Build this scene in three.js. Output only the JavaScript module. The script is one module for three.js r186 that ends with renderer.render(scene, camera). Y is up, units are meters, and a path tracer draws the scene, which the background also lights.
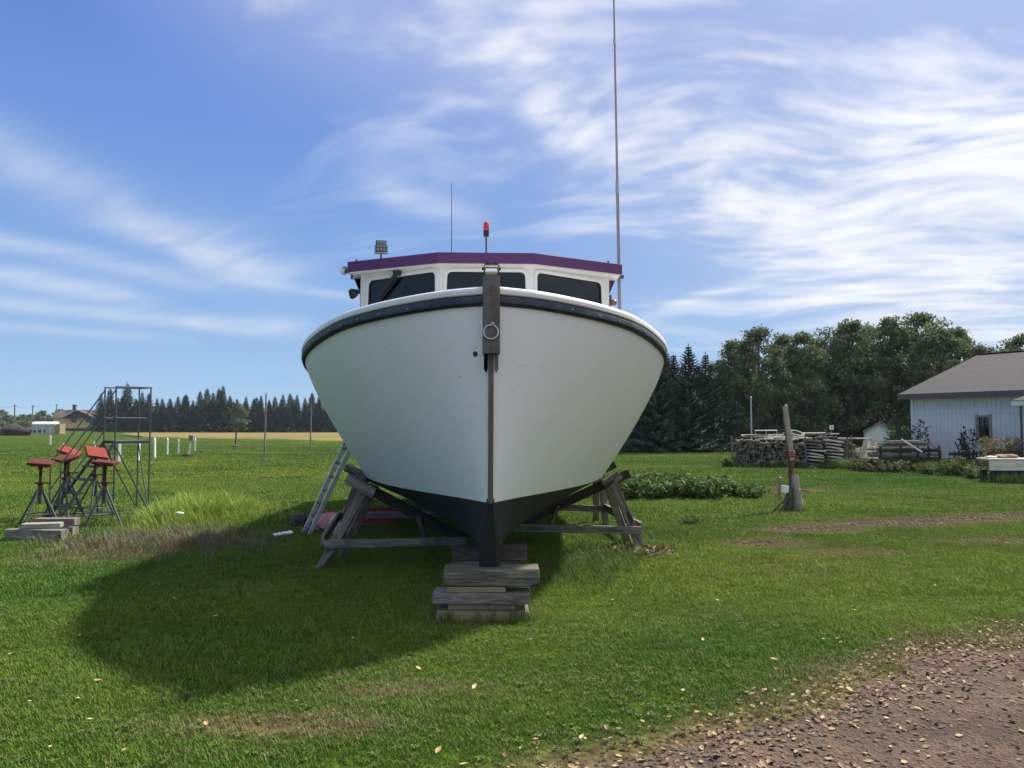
import * as THREE from 'three';
import { mergeGeometries } from 'three/addons/utils/BufferGeometryUtils.js';
import { RoundedBoxGeometry } from 'three/addons/geometries/RoundedBoxGeometry.js';

// ------------------------------------------------------------------ helpers: random numbers and noise
function rng(seed) { let a = seed >>> 0; return () => { a = (a + 0x6D2B79F5) | 0; let t = Math.imul(a ^ (a >>> 15), 1 | a); t = (t + Math.imul(t ^ (t >>> 7), 61 | t)) ^ t; return ((t ^ (t >>> 14)) >>> 0) / 4294967296; }; }
const hash2 = (x, y) => { let h = (Math.imul(x, 374761393) + Math.imul(y, 668265263)) | 0; h = Math.imul(h ^ (h >>> 13), 1274126177); return ((h ^ (h >>> 16)) >>> 0) / 4294967296; };
const sm = (t) => t * t * (3 - 2 * t);
function vnoise(x, y) { const xi = Math.floor(x), yi = Math.floor(y), u = sm(x - xi), v = sm(y - yi); const a = hash2(xi, yi), b = hash2(xi + 1, yi), c = hash2(xi, yi + 1), d = hash2(xi + 1, yi + 1); return a + (b - a) * u + (c - a) * v + (a - b - c + d) * u * v; }
function fbm(x, y, o = 4) { let s = 0, a = 0.5, n = 0; for (let i = 0; i < o; i++) { s += a * vnoise(x, y); n += a; a *= 0.5; const t = x * 1.6 + y * 1.2 + 7.3; y = -x * 1.2 + y * 1.6 + 3.1; x = t; } return s / n; }
function tnoise(x, y, p) { const xi = Math.floor(x), yi = Math.floor(y), u = sm(x - xi), v = sm(y - yi), m = (n) => ((n % p) + p) % p; const a = hash2(m(xi), m(yi)), b = hash2(m(xi + 1), m(yi)), c = hash2(m(xi), m(yi + 1)), d = hash2(m(xi + 1), m(yi + 1)); return a + (b - a) * u + (c - a) * v + (a - b - c + d) * u * v; }
function tn2(x, y, p, q) { const xi = Math.floor(x), yi = Math.floor(y), u = sm(x - xi), v = sm(y - yi), m = (n, k) => ((n % k) + k) % k; const a = hash2(m(xi, p), m(yi, q)), b = hash2(m(xi + 1, p), m(yi, q)), c = hash2(m(xi, p), m(yi + 1, q)), d = hash2(m(xi + 1, p), m(yi + 1, q)); return a + (b - a) * u + (c - a) * v + (a - b - c + d) * u * v; }
const clamp = (x, a = 0, b = 1) => Math.min(b, Math.max(a, x));
const sstep = (a, b, x) => sm(clamp((x - a) / (b - a)));
const lerp = (a, b, t) => a + (b - a) * t;
const table = (pts) => (x) => { // smooth (monotone enough) interpolation
  if (x <= pts[0][0]) return pts[0][1];
  for (let i = 0; i < pts.length - 1; i++) if (x <= pts[i + 1][0]) {
    const [x0, y0] = pts[i], [x1, y1] = pts[i + 1], h = x1 - x0, t = (x - x0) / h;
    const m = (k) => k <= 0 ? (pts[1][1] - pts[0][1]) / (pts[1][0] - pts[0][0]) : k >= pts.length - 1 ? (pts[k][1] - pts[k - 1][1]) / (pts[k][0] - pts[k - 1][0]) : (pts[k + 1][1] - pts[k - 1][1]) / (pts[k + 1][0] - pts[k - 1][0]);
    const t2 = t * t, t3 = t2 * t;
    return (2 * t3 - 3 * t2 + 1) * y0 + (t3 - 2 * t2 + t) * h * m(i) + (-2 * t3 + 3 * t2) * y1 + (t3 - t2) * h * m(i + 1);
  }
  return pts[pts.length - 1][1];
};
const V = (x, y, z) => new THREE.Vector3(x, y, z);

// ------------------------------------------------------------------ camera, sky, sun, exposure
const scene = new THREE.Scene();
const camera = new THREE.PerspectiveCamera(51.05, 1024 / 768, 0.1, 2500);
camera.position.set(0, 1.6, 0);
camera.lookAt(0, 1.6 + Math.tan(Math.atan(41 / 804)), -1);
const renderer = new THREE.WebGLRenderer({ antialias: true });
renderer.setSize(1024, 768);
renderer.toneMapping = THREE.LinearToneMapping;
renderer.toneMappingExposure = 1.64;
renderer.shadowMap.enabled = true;

const SUN = V(0.62, 1.0, -0.80).normalize();
const sun = new THREE.DirectionalLight(new THREE.Color().setRGB(1, 0.95, 0.86), 4.7);
sun.position.copy(SUN).multiplyScalar(60); sun.target.position.set(0, 0, -10);
sun.castShadow = true; sun.shadow.radius = 5; sun.shadow.mapSize.set(4096, 4096);
Object.assign(sun.shadow.camera, { left: -60, right: 60, top: 60, bottom: -60, near: 1, far: 200 });
scene.add(sun, sun.target);

{ // the sky: air getting paler towards the horizon and streaks of high cirrus, the same function all the way round
  const W = 4096, H = 2048, data = new Float32Array(W * H * 4);
  const top = [0.064, 0.134, 0.395], mid = [0.124, 0.240, 0.485], low = [0.30, 0.43, 0.53], K = 1.0;
  const dir = (az, el) => [Math.cos(el) * Math.sin(az), Math.sin(el), -Math.cos(el) * Math.cos(az)];
  // single wisps and one old contrail: [azimuth, elevation] of both ends in radians, width, strength
  const bands = [[[-0.66, 0.31], [-0.30, 0.185], 0.030, 0.42], [[-0.46, 0.235], [-0.30, 0.178], 0.016, 0.40], [[-0.66, 0.205], [-0.38, 0.165], 0.011, 0.42], [[-0.66, 0.165], [-0.43, 0.14], 0.014, 0.45], [[-0.66, 0.130], [-0.30, 0.115], 0.008, 0.40], [[-0.38, 0.120], [-0.26, 0.122], 0.009, 0.45], [[-0.66, 0.105], [-0.42, 0.10], 0.006, 0.3], [[-0.33, 0.17], [-0.18, 0.150], 0.006, 0.32], [[-0.16, 0.275], [-0.04, 0.255], 0.016, 0.40], [[0.16, 0.128], [0.44, 0.215], 0.0085, 0.5], [[0.14, 0.125], [0.30, 0.10], 0.010, 0.35]].map(([p, q, w, k]) => { const A = dir(...p), B = dir(...q), n = [A[1] * B[2] - A[2] * B[1], A[2] * B[0] - A[0] * B[2], A[0] * B[1] - A[1] * B[0]], m = Math.hypot(...n); return { A, L: [B[0] - A[0], B[1] - A[1], B[2] - A[2]], l2: (B[0] - A[0]) ** 2 + (B[1] - A[1]) ** 2 + (B[2] - A[2]) ** 2, n: n.map((v) => v / m), w, k }; });
  for (let j = 0; j < H; j++) {
    const el = ((j + 0.5) / H - 0.5) * Math.PI; // rows go up
    for (let i = 0; i < W; i++) {
      const o = (j * W + i) * 4; data[o + 3] = 1;
      if (el < -0.02) { data[o] = 0.12; data[o + 1] = 0.14; data[o + 2] = 0.12; continue; }
      const th = ((i + 0.5) / W - 0.5) * 2 * Math.PI, ce = Math.cos(el), dx = ce * Math.cos(th), dz = ce * Math.sin(th), dy = Math.sin(el);
      const e = Math.max(dy, 0), a = Math.pow(1 - e, 7), b = sstep(0.0, 0.60, e);
      let c = [0, 1, 2].map((k) => lerp(lerp(mid[k], top[k], b), low[k], a * 0.85));
      const cs = dx * SUN.x + dy * SUN.y + dz * SUN.z;
      const glow = 0.05 * Math.pow(Math.max(cs, 0), 4) + 0.12 * Math.pow(Math.max(cs, 0), 22);
      // cirrus on a sheet high above
      const inv = 1 / (e + 0.12), px = dx * inv, pz = dz * inv;
      const wx = fbm(px * 0.8 + 11, pz * 0.8 + 4, 3) - 0.5, wz = fbm(px * 0.8 - 7, pz * 0.8 + 31, 3) - 0.5;
      const qx = px + wx * 0.85, qz = pz + wz * 0.85;
      const u = qx * 0.94 + qz * 0.34, v = -qx * 0.34 + qz * 0.94;      // streaks run along u
      const streak = fbm(u * 0.8 + 3, v * 3.0 + 9, 5), fine = fbm(u * 3.3 + 5, v * 10 + 2, 5), puff = fbm(qx * 1.7 + 20, qz * 1.7 + 8, 5);
      const az = Math.atan2(dx, -dz);
      // where the sheet is thick: a bank reaching from the right over the top, thinning to the left
      const side = 0.5 + 0.5 * Math.sin(az - 0.05 + 0.5 * wx);
      const bank = sstep(0.37, 0.66, side + 0.10 * (fbm(px * 0.6 + 40, pz * 0.6 + 2, 3) - 0.5) + 1.0 * (e - 0.22));
      const tex = 0.37 * streak + 0.20 * fine + 0.13 * fbm(u * 9 + 1, v * 24 + 6, 3) + 0.30 * puff;
      let d = clamp(sstep(0.56 - 0.22 * bank, 0.84 - 0.22 * bank, tex)) * (0.22 + 0.62 * bank) + 0.24 * bank;
      let rest = 1 - clamp(d, 0, 0.96);
      for (const s of bands) { const r = [dx - s.A[0], dy - s.A[1], dz - s.A[2]], t = (r[0] * s.L[0] + r[1] * s.L[1] + r[2] * s.L[2]) / s.l2; if (t < -0.3 || t > 1.3) continue; const q = (dx * s.n[0] + dy * s.n[1] + dz * s.n[2]) + (puff - 0.5) * s.w * 1.6; if (Math.abs(q) > s.w * 3) continue; rest *= 1 - 0.62 * s.k * Math.exp(-((q / s.w) ** 2)) * sstep(-0.3, 0.2, t) * (1 - sstep(0.75, 1.3, t)) * (0.35 + 1.3 * fine * (0.5 + streak)); }
      d = (1 - rest) * sstep(-0.01, 0.06, e);
      const br = 0.525 + 0.13 * puff + 0.35 * glow, white = [0.955 * br, 0.97 * br, 1.02 * br];
      for (let k = 0; k < 3; k++) data[o + k] = K * (lerp(c[k], white[k], clamp(d)) + glow * [1, 0.97, 0.92][k]);
    }
  }
  const t = new THREE.DataTexture(data, W, H, THREE.RGBAFormat, THREE.FloatType);
  t.mapping = THREE.EquirectangularReflectionMapping; t.magFilter = THREE.LinearFilter; t.needsUpdate = true;
  scene.background = t; scene.environment = t;
}

scene.fog = new THREE.FogExp2(new THREE.Color().setRGB(0.80, 0.88, 1.0), 0.0002);

// ------------------------------------------------------------------ helpers: naming, meshes, textures
const taken = new Map();
function numbered(name) { const n = taken.get(name) || 0; taken.set(name, n + 1); return n ? `${name}_${String(n).padStart(3, '0')}` : name; }
function tag(o, label, category, group) { o.userData = { label, category }; if (group) o.userData.group = group; return o; }
function thing(name, label, category, p = [0, 0, 0], turn = 0, group) { const o = new THREE.Group(); o.name = numbered(name); o.position.set(...p); o.rotation.y = turn; scene.add(o); return tag(o, label, category, group); }
function mesh(name, geo, mat, parent) { const g = Array.isArray(geo) ? merge(geo) : geo; const m = new THREE.Mesh(g, mat); m.name = parent ? name : numbered(name); m.castShadow = m.receiveShadow = true; (parent || scene).add(m); return m; }
function solo(name, geo, mat, label, category, group) { return tag(mesh(name, geo, mat), label, category, group); }
function structure(name, geo, mat) { const m = mesh(name, geo, mat); m.userData = { kind: 'structure', label: m.name.replace(/_/g, ' ') }; return m; }
function merge(list) { return mergeGeometries(list.map((g) => { g = g.index ? g.toNonIndexed() : g; for (const k of Object.keys(g.attributes)) if (!['position', 'normal', 'uv'].includes(k)) g.deleteAttribute(k); if (!g.attributes.uv) g.setAttribute('uv', new THREE.BufferAttribute(new Float32Array(g.attributes.position.count * 2), 2)); return g; })); }
function boxUV(g, along = 'x') { // uv in metres, the grain along one axis
  g = g.index ? g.toNonIndexed() : g; const p = g.attributes.position, n = g.attributes.normal, uv = new Float32Array(p.count * 2);
  for (let i = 0; i < p.count; i++) { const q = { x: p.getX(i), y: p.getY(i), z: p.getZ(i) }, m = { x: Math.abs(n.getX(i)), y: Math.abs(n.getY(i)), z: Math.abs(n.getZ(i)) };
    const face = m.x > m.y && m.x > m.z ? 'x' : m.y > m.z ? 'y' : 'z'; const rest = ['x', 'y', 'z'].filter((k) => k !== face); const ua = rest.includes(along) ? along : rest[0], va = rest.find((k) => k !== ua); uv[i * 2] = q[ua]; uv[i * 2 + 1] = q[va] + (face === 'x' ? 0.37 : face === 'y' ? 0.71 : 0); }
  g.setAttribute('uv', new THREE.BufferAttribute(uv, 2)); return g;
}
const box = (w, h, d, x = 0, y = 0, z = 0) => boxUV(new THREE.BoxGeometry(w, h, d), w >= h && w >= d ? 'x' : h >= d ? 'y' : 'z').translate(x, y, z);
const rbox = (w, h, d, r = 0.008, x = 0, y = 0, z = 0) => boxUV(new RoundedBoxGeometry(w, h, d, 1, r), w >= h && w >= d ? 'x' : h >= d ? 'y' : 'z').translate(x, y, z);
function orient(g, a, b, up = V(0, 1, 0)) { // geometry built along +x from its middle is laid from a to b
  const x = b.clone().sub(a).normalize(); let z = x.clone().cross(up); if (z.lengthSq() < 1e-6) z = x.clone().cross(V(1, 0, 0)); z.normalize(); const y = z.clone().cross(x);
  return g.applyMatrix4(new THREE.Matrix4().makeBasis(x, y, z).setPosition(a.clone().add(b).multiplyScalar(0.5)));
}
const plank = (a, b, h, w, up, r = 0.006) => { a = V(...a); b = V(...b); const g = rbox(a.distanceTo(b), h, w, r); const s = a.x * 1.7 + a.z * 0.9 + a.y, uv = g.attributes.uv; for (let i = 0; i < uv.count; i++) uv.setXY(i, uv.getX(i) + s, uv.getY(i) + s * 0.61); return orient(g, a, b, up && V(...up)); };
function tube(a, b, r, r2 = r, seg = 10) { a = V(...a); b = V(...b); const g = new THREE.CylinderGeometry(r2, r, a.distanceTo(b), seg).rotateZ(-Math.PI / 2); return orient(g, a, b); }
const path = (pts, r, seg = 40, rad = 8) => new THREE.TubeGeometry(new THREE.CatmullRomCurve3(pts.map((p) => V(...p))), seg, r, rad);

function texture(w, h, f, srgb = true, repeat) { // f(x, y in 0..1) -> [r, g, b] 0..1 or a number
  const d = new Uint8Array(w * h * 4);
  for (let y = 0; y < h; y++) for (let x = 0; x < w; x++) { let c = f(x / w, y / h); if (typeof c === 'number') c = [c, c, c]; const o = (y * w + x) * 4; for (let k = 0; k < 3; k++) d[o + k] = 255 * clamp(c[k]); d[o + 3] = 255; }
  const t = new THREE.DataTexture(d, w, h); t.wrapS = t.wrapT = THREE.RepeatWrapping; t.magFilter = THREE.LinearFilter; t.minFilter = THREE.LinearMipmapLinearFilter; t.generateMipmaps = true; if (srgb) t.colorSpace = THREE.SRGBColorSpace; if (repeat) t.repeat.set(...repeat); t.needsUpdate = true; return t;
}
const tf = (x, y, p, o = 4) => { let s = 0, a = 0.5, n = 0; for (let i = 0; i < o; i++) { s += a * tnoise(x * p + i * 0.37, y * p + i * 0.71, p); n += a; a *= 0.55; p *= 2; } return s / n; };
const lin = (r, g, b) => new THREE.Color().setRGB(r, g, b);
const std = (o) => new THREE.MeshStandardMaterial({ roughness: 0.8, ...o });

// wood: weathered grain along u
const grain = (x, y) => { const w = tf(x, y, 4, 3) * 0.06; return 0.33 * tn2(x * 6, (y + w) * 96, 6, 96) + 0.4 * tn2(x * 16, (y + w) * 192, 16, 192) + 0.35 * tn2(x * 3, (y + w) * 24, 3, 24); };
const woodTex = texture(512, 512, (x, y) => { const g = grain(x, y), b = tf(x + 0.3, y, 5, 4); const k = clamp(0.30 + 0.62 * g * (0.6 + 0.6 * b)); const knot = sstep(0.86, 0.93, tn2(x * 5, y * 9, 5, 9)); const m = 1 - 0.45 * knot; return [k * 1.02 * m, k * 0.98 * m, k * 0.93 * m]; }, true);
const woodBump = texture(512, 512, (x, y) => grain(x, y), false);
const wood = (r, g, b, rough = 0.9) => std({ color: lin(r, g, b), map: woodTex, bumpMap: woodBump, bumpScale: 0.006, roughness: rough });
const paleTex = texture(512, 512, (x, y) => { const g = grain(x, y), b = tf(x + 0.1, y + 0.4, 5, 4); const k = clamp(0.68 + 0.36 * g * (0.6 + 0.6 * b)); return [k, k * 0.97, k * 0.93]; });
const pale = (r, g, b) => std({ color: lin(r, g, b), map: paleTex, bumpMap: woodBump, bumpScale: 0.005, roughness: 0.9 });
const M = {
  greyWood: wood(0.54, 0.53, 0.51), darkWood: wood(0.31, 0.295, 0.275), tanWood: pale(0.36, 0.29, 0.21), greenWood: wood(0.36, 0.37, 0.31), paleWood: pale(0.86, 0.84, 0.80), paleGrey: pale(0.42, 0.40, 0.37), blackWood: wood(0.10, 0.095, 0.09), brownWood: wood(0.30, 0.21, 0.15),
  steel: std({ color: lin(0.09, 0.095, 0.105), metalness: 0.35, roughness: 0.55 }),
  paintGrey: std({ color: lin(0.065, 0.075, 0.08), metalness: 0.2, roughness: 0.6 }),
  galvanised: std({ color: lin(0.45, 0.46, 0.48), metalness: 0.8, roughness: 0.45 }),
  ladder: std({ color: lin(0.86, 0.87, 0.90), metalness: 0.1, roughness: 0.4 }),
  aluminium: std({ color: lin(0.80, 0.81, 0.83), metalness: 0.85, roughness: 0.32 }),
  black: std({ color: lin(0.015, 0.015, 0.017), roughness: 0.55 }),
  rubber: std({ color: lin(0.022, 0.023, 0.026), roughness: 0.7 }),
  white: std({ color: lin(0.78, 0.78, 0.77), roughness: 0.5 }),
};
const speck = texture(512, 512, (x, y) => { const a = tf(x, y, 6, 5), b = tnoise(x * 180, y * 180, 180); return 0.80 + 0.16 * a + 0.06 * b - 0.05; });
const roughVar = texture(256, 256, (x, y) => { const k = 0.35 + 0.5 * tf(x, y, 5, 5); return [k, k, k]; }, false);
M.redPaint = std({ color: lin(0.36, 0.045, 0.035), map: speck, roughness: 0.6 });
M.orangePaint = std({ color: lin(0.62, 0.11, 0.05), map: speck, roughness: 0.6 });
const rustTex = texture(256, 256, (x, y) => { const a = tf(x, y, 6, 5), b = tf(x + 0.5, y + 0.2, 12, 4); return [0.30 + 0.22 * a + 0.1 * b, 0.19 + 0.14 * a, 0.13 + 0.08 * a]; });
M.rust = std({ map: rustTex, color: lin(0.26, 0.25, 0.25), roughness: 0.95 });

// ------------------------------------------------------------------ ground
const groundY = (x, z) => { const r = Math.hypot(x, z + 8), k = sstep(6, 40, r); return (fbm(x * 0.35 + 5, z * 0.35 + 9, 3) - 0.5) * 0.07 * (0.4 + k) + (fbm(x * 0.05, z * 0.05, 2) - 0.5) * 0.25 * k; };
// how far inside the gravel drive a point lies (metres, wavy edge)
const driveIn = (x, z) => (z + 3.75 + 0.68 * (x - 0.41)) * 0.827 + (fbm(x * 1.3 + 2, z * 1.3, 3) - 0.5) * 0.55 + (fbm(x * 6, z * 6 + 8, 2) - 0.5) * 0.16;
const blob = (x, z, cx, cz, rx, rz) => Math.exp(-(((x - cx) / rx) ** 2 + ((z - cz) / rz) ** 2));
// how worn or dry the lawn is at a point (0 lush, 1 bare earth): the brown patches that the photograph shows
function worn(x, z) {
  const n = fbm(x * 1.1 + 3, z * 1.1 + 8, 4), m = fbm(x * 3.7 + 1, z * 3.7 + 5, 3);
  let w = 0.62 * blob(x, z, -1.25, -4.35, 0.75, 0.22) + 0.42 * blob(x, z, -0.5, -4.95, 0.7, 0.25)      // dry strip in front
    + 0.85 * blob(x, z, -4.6, -11.0, 0.95, 0.9) + 0.3 * blob(x, z, -5.5, -9.6, 1.0, 0.9)          // dead grass by the weeds
    + 1.25 * blob(x, z, 6.4, -19.6, 1.5, 0.55)                                                    // bare soil by the old post
    + 1.5 * (0.7 * blob(x, z, 3.5, -11.0, 0.6, 0.45) + blob(x, z, 4.6, -12.3, 0.8, 0.42) + blob(x, z, 6.0, -13.1, 1.1, 0.36) + 0.9 * blob(x, z, 7.6, -13.7, 1.2, 0.34) + 0.7 * blob(x, z, 9.2, -14.4, 1.3, 0.34) + 0.6 * blob(x, z, 6.6, -11.2, 0.9, 0.32) + 0.4 * blob(x, z, 4.4, -10.2, 0.7, 0.3))
    + 0.25 * blob(x, z, 3.2, -9.0, 1.6, 0.9);
  w *= 0.45 + 1.1 * n * (0.5 + m);
  w += 0.95 * sstep(-0.75, 0.02, driveIn(x, z)) * (0.35 + 0.9 * m);
  return clamp(w);
}
function lawnColor(x, z) {
  const a = fbm(x * 0.22 + 9, z * 0.22, 3), b = fbm(x * 1.7, z * 1.7 + 4, 3);
  const mow = 0.5 + 0.5 * Math.sin((x * 0.55 + z * 0.83) * 1.1 + 2 * a);
  const g = [[0.036, 0.104, 0.008], [0.132, 0.182, 0.022]], t = clamp(0.13 + 0.42 * blob(x, z, 3.6, -8.6, 3.4, 2.0) + 0.36 * blob(x, z, 6.5, -16, 6, 5) + 0.40 * blob(x, z, -12, -26, 12, 12) + 0.95 * a * a + 0.42 * (b - 0.5) + 0.55 * (fbm(x * 0.62 + 21, z * 0.62 + 3, 4) - 0.5) + 0.10 * (mow - 0.5));
  const w = worn(x, z), dry = [0.20, 0.165, 0.085], soil = [0.115, 0.082, 0.055];
  return [0, 1, 2].map((k) => { let c = lerp(g[0][k], g[1][k], t); c = lerp(c, dry[k], sstep(0.12, 0.6, w) * 0.75); return lerp(c, soil[k], sstep(0.55, 0.95, w) * 0.85); });
}
{
  const N = 300, spread = (t, near, far) => Math.sign(t) * (Math.abs(t) * near + Math.pow(Math.abs(t), 4.2) * far);
  const pos = [], col = [], uv = [], idx = [];
  for (let j = 0; j <= N; j++) for (let i = 0; i <= N; i++) {
    const x = spread(i / N * 2 - 1, 14, 900), z = -8 + spread(j / N * 2 - 1, 14, 900);
    pos.push(x, groundY(x, z), z); uv.push(x / 2.6, z / 2.6); col.push(...lawnColor(x, z));
  }
  for (let j = 0; j < N; j++) for (let i = 0; i < N; i++) { const a = j * (N + 1) + i; idx.push(a, a + N + 1, a + 1, a + 1, a + N + 1, a + N + 2); }
  const g = new THREE.BufferGeometry(); g.setAttribute('position', new THREE.Float32BufferAttribute(pos, 3)); g.setAttribute('color', new THREE.Float32BufferAttribute(col, 3)); g.setAttribute('uv', new THREE.Float32BufferAttribute(uv, 2)); g.setIndex(idx); g.computeVertexNormals();
  const t = texture(1024, 1024, (x, y) => { const a = tf(x, y, 40, 4), b = tf(x, y, 7, 3); const k = 0.60 + 0.50 * a * (0.65 + 0.6 * b); return [k * 1.03, k * 0.98, k * 0.96]; });
  const bt = texture(512, 512, (x, y) => tf(x, y, 48, 3), false);
  structure('lawn', g, new THREE.MeshPhysicalMaterial({ vertexColors: true, map: t, bumpMap: bt, bumpScale: 0.05, roughness: 1, specularIntensity: 0.1 }));
}
{ // gravel drive: a sheet that dips under the lawn along its ragged edge
  const nx = 150, nz = 130, pos = [], uv = [], idx = [];
  for (let j = 0; j <= nz; j++) for (let i = 0; i <= nx; i++) { const x = -7 + 22 * (i / nx), z = 4 - 18 * (j / nz); const k = driveIn(x, z); pos.push(x, groundY(x, z) + clamp(k * 0.08, -0.06, 0.012), z); uv.push(x / 1.8, z / 1.8); }
  for (let j = 0; j < nz; j++) for (let i = 0; i < nx; i++) { const a = j * (nx + 1) + i; idx.push(a, a + 1, a + nx + 1, a + 1, a + nx + 2, a + nx + 1); }
  const g = new THREE.BufferGeometry(); g.setAttribute('position', new THREE.Float32BufferAttribute(pos, 3)); g.setAttribute('uv', new THREE.Float32BufferAttribute(uv, 2)); g.setIndex(idx); g.computeVertexNormals();
  const stone = (x, y) => { const a = tnoise(x * 90, y * 90, 90), b = tnoise(x * 210 + 5, y * 210, 210), c = tf(x, y, 8, 4); return 0.35 * a + 0.35 * b + 0.4 * c; };
  const t = texture(1024, 1024, (x, y) => { const s = stone(x, y), p = sstep(0.5, 0.72, tf(x + 0.2, y + 0.6, 5, 4)); const k = 0.155 + 0.225 * s; return [k * 1.22 * (1 - 0.12 * p), k * 0.96 * (1 - 0.16 * p), k * 0.78 * (1 - 0.18 * p)]; });
  const b = texture(1024, 1024, stone, false);
  structure('gravel_drive', g, std({ map: t, bumpMap: b, bumpScale: 0.03, roughness: 1 }));
}
{ // ripe hay field beyond the lawn
  const pos = [], col = [], idx = [], nx = 60, nz = 14;
  for (let j = 0; j <= nz; j++) for (let i = 0; i <= nx; i++) {
    const t = i / nx, z0 = lerp(-105, -62, t), z1 = lerp(-160, -176, t), s = j / nz, z = lerp(z0, z1, s) + (fbm(i * 0.4, j * 0.3, 2) - 0.5) * 8, x = lerp(-0.455 - 0.03 * Math.sin(s * 3), -0.05, t) * -z;
    const edge = Math.min(s, 1 - s, t * 2 + 0.2) > 0.03 ? 0.12 : -0.1; pos.push(x, groundY(x, z) + edge, z);
    const n = fbm(x * 0.12, z * 0.12, 4), gr = sstep(0.5, 0.72, fbm(x * 0.05 + 30, z * 0.08, 3)) * 0.5; col.push(lerp(0.165 + 0.08 * n, 0.10, gr), lerp(0.125 + 0.06 * n, 0.125, gr), lerp(0.060, 0.03, gr));
  }
  for (let j = 0; j < nz; j++) for (let i = 0; i < nx; i++) { const a = j * (nx + 1) + i; idx.push(a, a + 1, a + nx + 1, a + 1, a + nx + 2, a + nx + 1); }
  const g = new THREE.BufferGeometry(); g.setAttribute('position', new THREE.Float32BufferAttribute(pos, 3)); g.setAttribute('color', new THREE.Float32BufferAttribute(col, 3)); g.setIndex(idx); g.computeVertexNormals();
  structure('hay_field', g, new THREE.MeshPhysicalMaterial({ vertexColors: true, roughness: 1, specularIntensity: 0.1 }));
}
console.log('ground done');

// ------------------------------------------------------------------ the boat
const axisX = (z) => -0.165 + 0.045 * (z + 6.35);                     // centre line of the boat, in the world
const boat = thing('fishing_boat', 'large white fishing boat with black bottom and purple wheelhouse roof on blocks', 'boat', [-0.165, 0, -6.35], Math.asin(0.045));
const hs = table([[0, 2.70], [1, 2.635], [2, 2.545], [3, 2.46], [4, 2.39], [6, 2.30], [9, 2.24], [12, 2.26]]);
const bs = table([[0, 0.07], [0.12, 0.36], [0.43, 0.775], [0.74, 1.085], [1.08, 1.355], [1.63, 1.66], [2.33, 1.945], [3.03, 2.12], [4, 2.23], [5, 2.30], [8, 2.34], [12, 2.15]]);
const bw = table([[0, 0.045], [0.4, 0.24], [0.87, 0.50], [1.6, 0.87], [2.3, 1.16], [3.3, 1.43], [5, 1.67], [8, 1.85], [12, 1.80]]);
const LEN = 11.6, WL = 0.97, stemS = (y) => 0.26 * (1 - clamp((y - WL) / 1.73)) ** 1.3 + (y < WL ? (WL - y) * 0.35 : 0);
const garboard = (s) => 0.50 - 0.033 * Math.min(s, 5), keelFoot = (s) => 0.425 - 0.030 * Math.min(s, 5);
const stations = []; for (let i = 0; i <= 56; i++) stations.push(LEN * Math.pow(i / 56, 1.75));
function loft(rows, tuck) { // rows: list of functions (station distance) -> [half breadth, height, s]; both sides, open at the stern
  const pos = [], uv = [], idx = [];
  for (const side of [1, -1]) {
    const base = pos.length / 3;
    for (const s of [-1, ...stations]) for (let r = 0; r < rows.length; r++) { let [b, y, z] = rows[r](Math.max(s, 0)); if (s < 0) { z -= Math.min(b * 0.5, 0.025); b = 0; } pos.push(side * b, y, -z); uv.push(z / 2, y / 2 + (side > 0 ? 0 : 0.5)); }
    const n = rows.length;
    for (let i = 0; i < stations.length; i++) for (let r = 0; r < n - 1; r++) { const a = base + i * n + r, b = a + n; if (side > 0) idx.push(a, a + 1, b, b, a + 1, b + 1); else idx.push(a, b, a + 1, b, b + 1, a + 1); }
  }
  const g = new THREE.BufferGeometry(); g.setAttribute('position', new THREE.Float32BufferAttribute(pos, 3)); g.setAttribute('uv', new THREE.Float32BufferAttribute(uv, 2)); g.setIndex(idx); g.computeVertexNormals(); return g;
}
const RAIL = 0.20; // the topsides end under the rub rail
const sideRow = (t) => (s) => { const top = hs(s) - 0.10, y = lerp(WL, top, t), f = 1 - Math.pow(1 - t, 1.32), fl = lerp(f, Math.pow(t, 1.12), Math.exp(-s / 1.2) * 0.7), z0 = stemS(y); return [lerp(bw(s), bs(s) - 0.012, fl), y, s * (1 - z0 / LEN) + z0]; };
const topRows = []; for (let k = 0; k <= 22; k++) topRows.push(sideRow(k / 22));
const lowRows = []; for (let k = 0; k <= 8; k++) { const t = k / 8; lowRows.push((s) => { const y0 = garboard(s), y = lerp(y0, WL, t), z0 = stemS(y), fore = Math.exp(-s / 0.9); const f = lerp(Math.pow(t, 0.86), Math.pow(t, 0.80), fore); return [lerp(0.055 + 0.03 * Math.min(s, 1), bw(s), f) * (k === 8 ? 1 : 1), y, s * (1 - z0 / LEN) + z0]; }); }
const railTex = texture(512, 64, (x, y) => { const a = tn2(x * 40, y * 3, 40, 3), b = tf(x, y, 8, 4); return 0.55 + 0.25 * a + 0.25 * b; }); M.rubRail = std({ color: lin(0.062, 0.078, 0.120), map: railTex, roughness: 0.6 });
const gel = texture(512, 512, (x, y) => { const a = tf(x, y, 4, 5), b = tf(x + 0.4, y + 0.1, 16, 3), st = tnoise(x * 64, y * 5, 64); const k = 0.93 + 0.05 * a + 0.015 * b - 0.02 * sstep(0.72, 0.95, st); return [k, k, k * 0.985]; });
M.gel = new THREE.MeshPhysicalMaterial({ color: lin(0.87, 0.875, 0.87), map: gel, roughness: 0.45, clearcoat: 0.15, clearcoatRoughness: 0.3 });
const foul = texture(512, 512, (x, y) => { const a = tf(x, y, 5, 5), b = tf(x + 0.3, y, 22, 4), sc = sstep(0.78, 0.9, tnoise(x * 7, y * 130, 910)); const k = 0.50 + 0.35 * a + 0.18 * b + 0.15 * sc; return [k, k, k]; });
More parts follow.
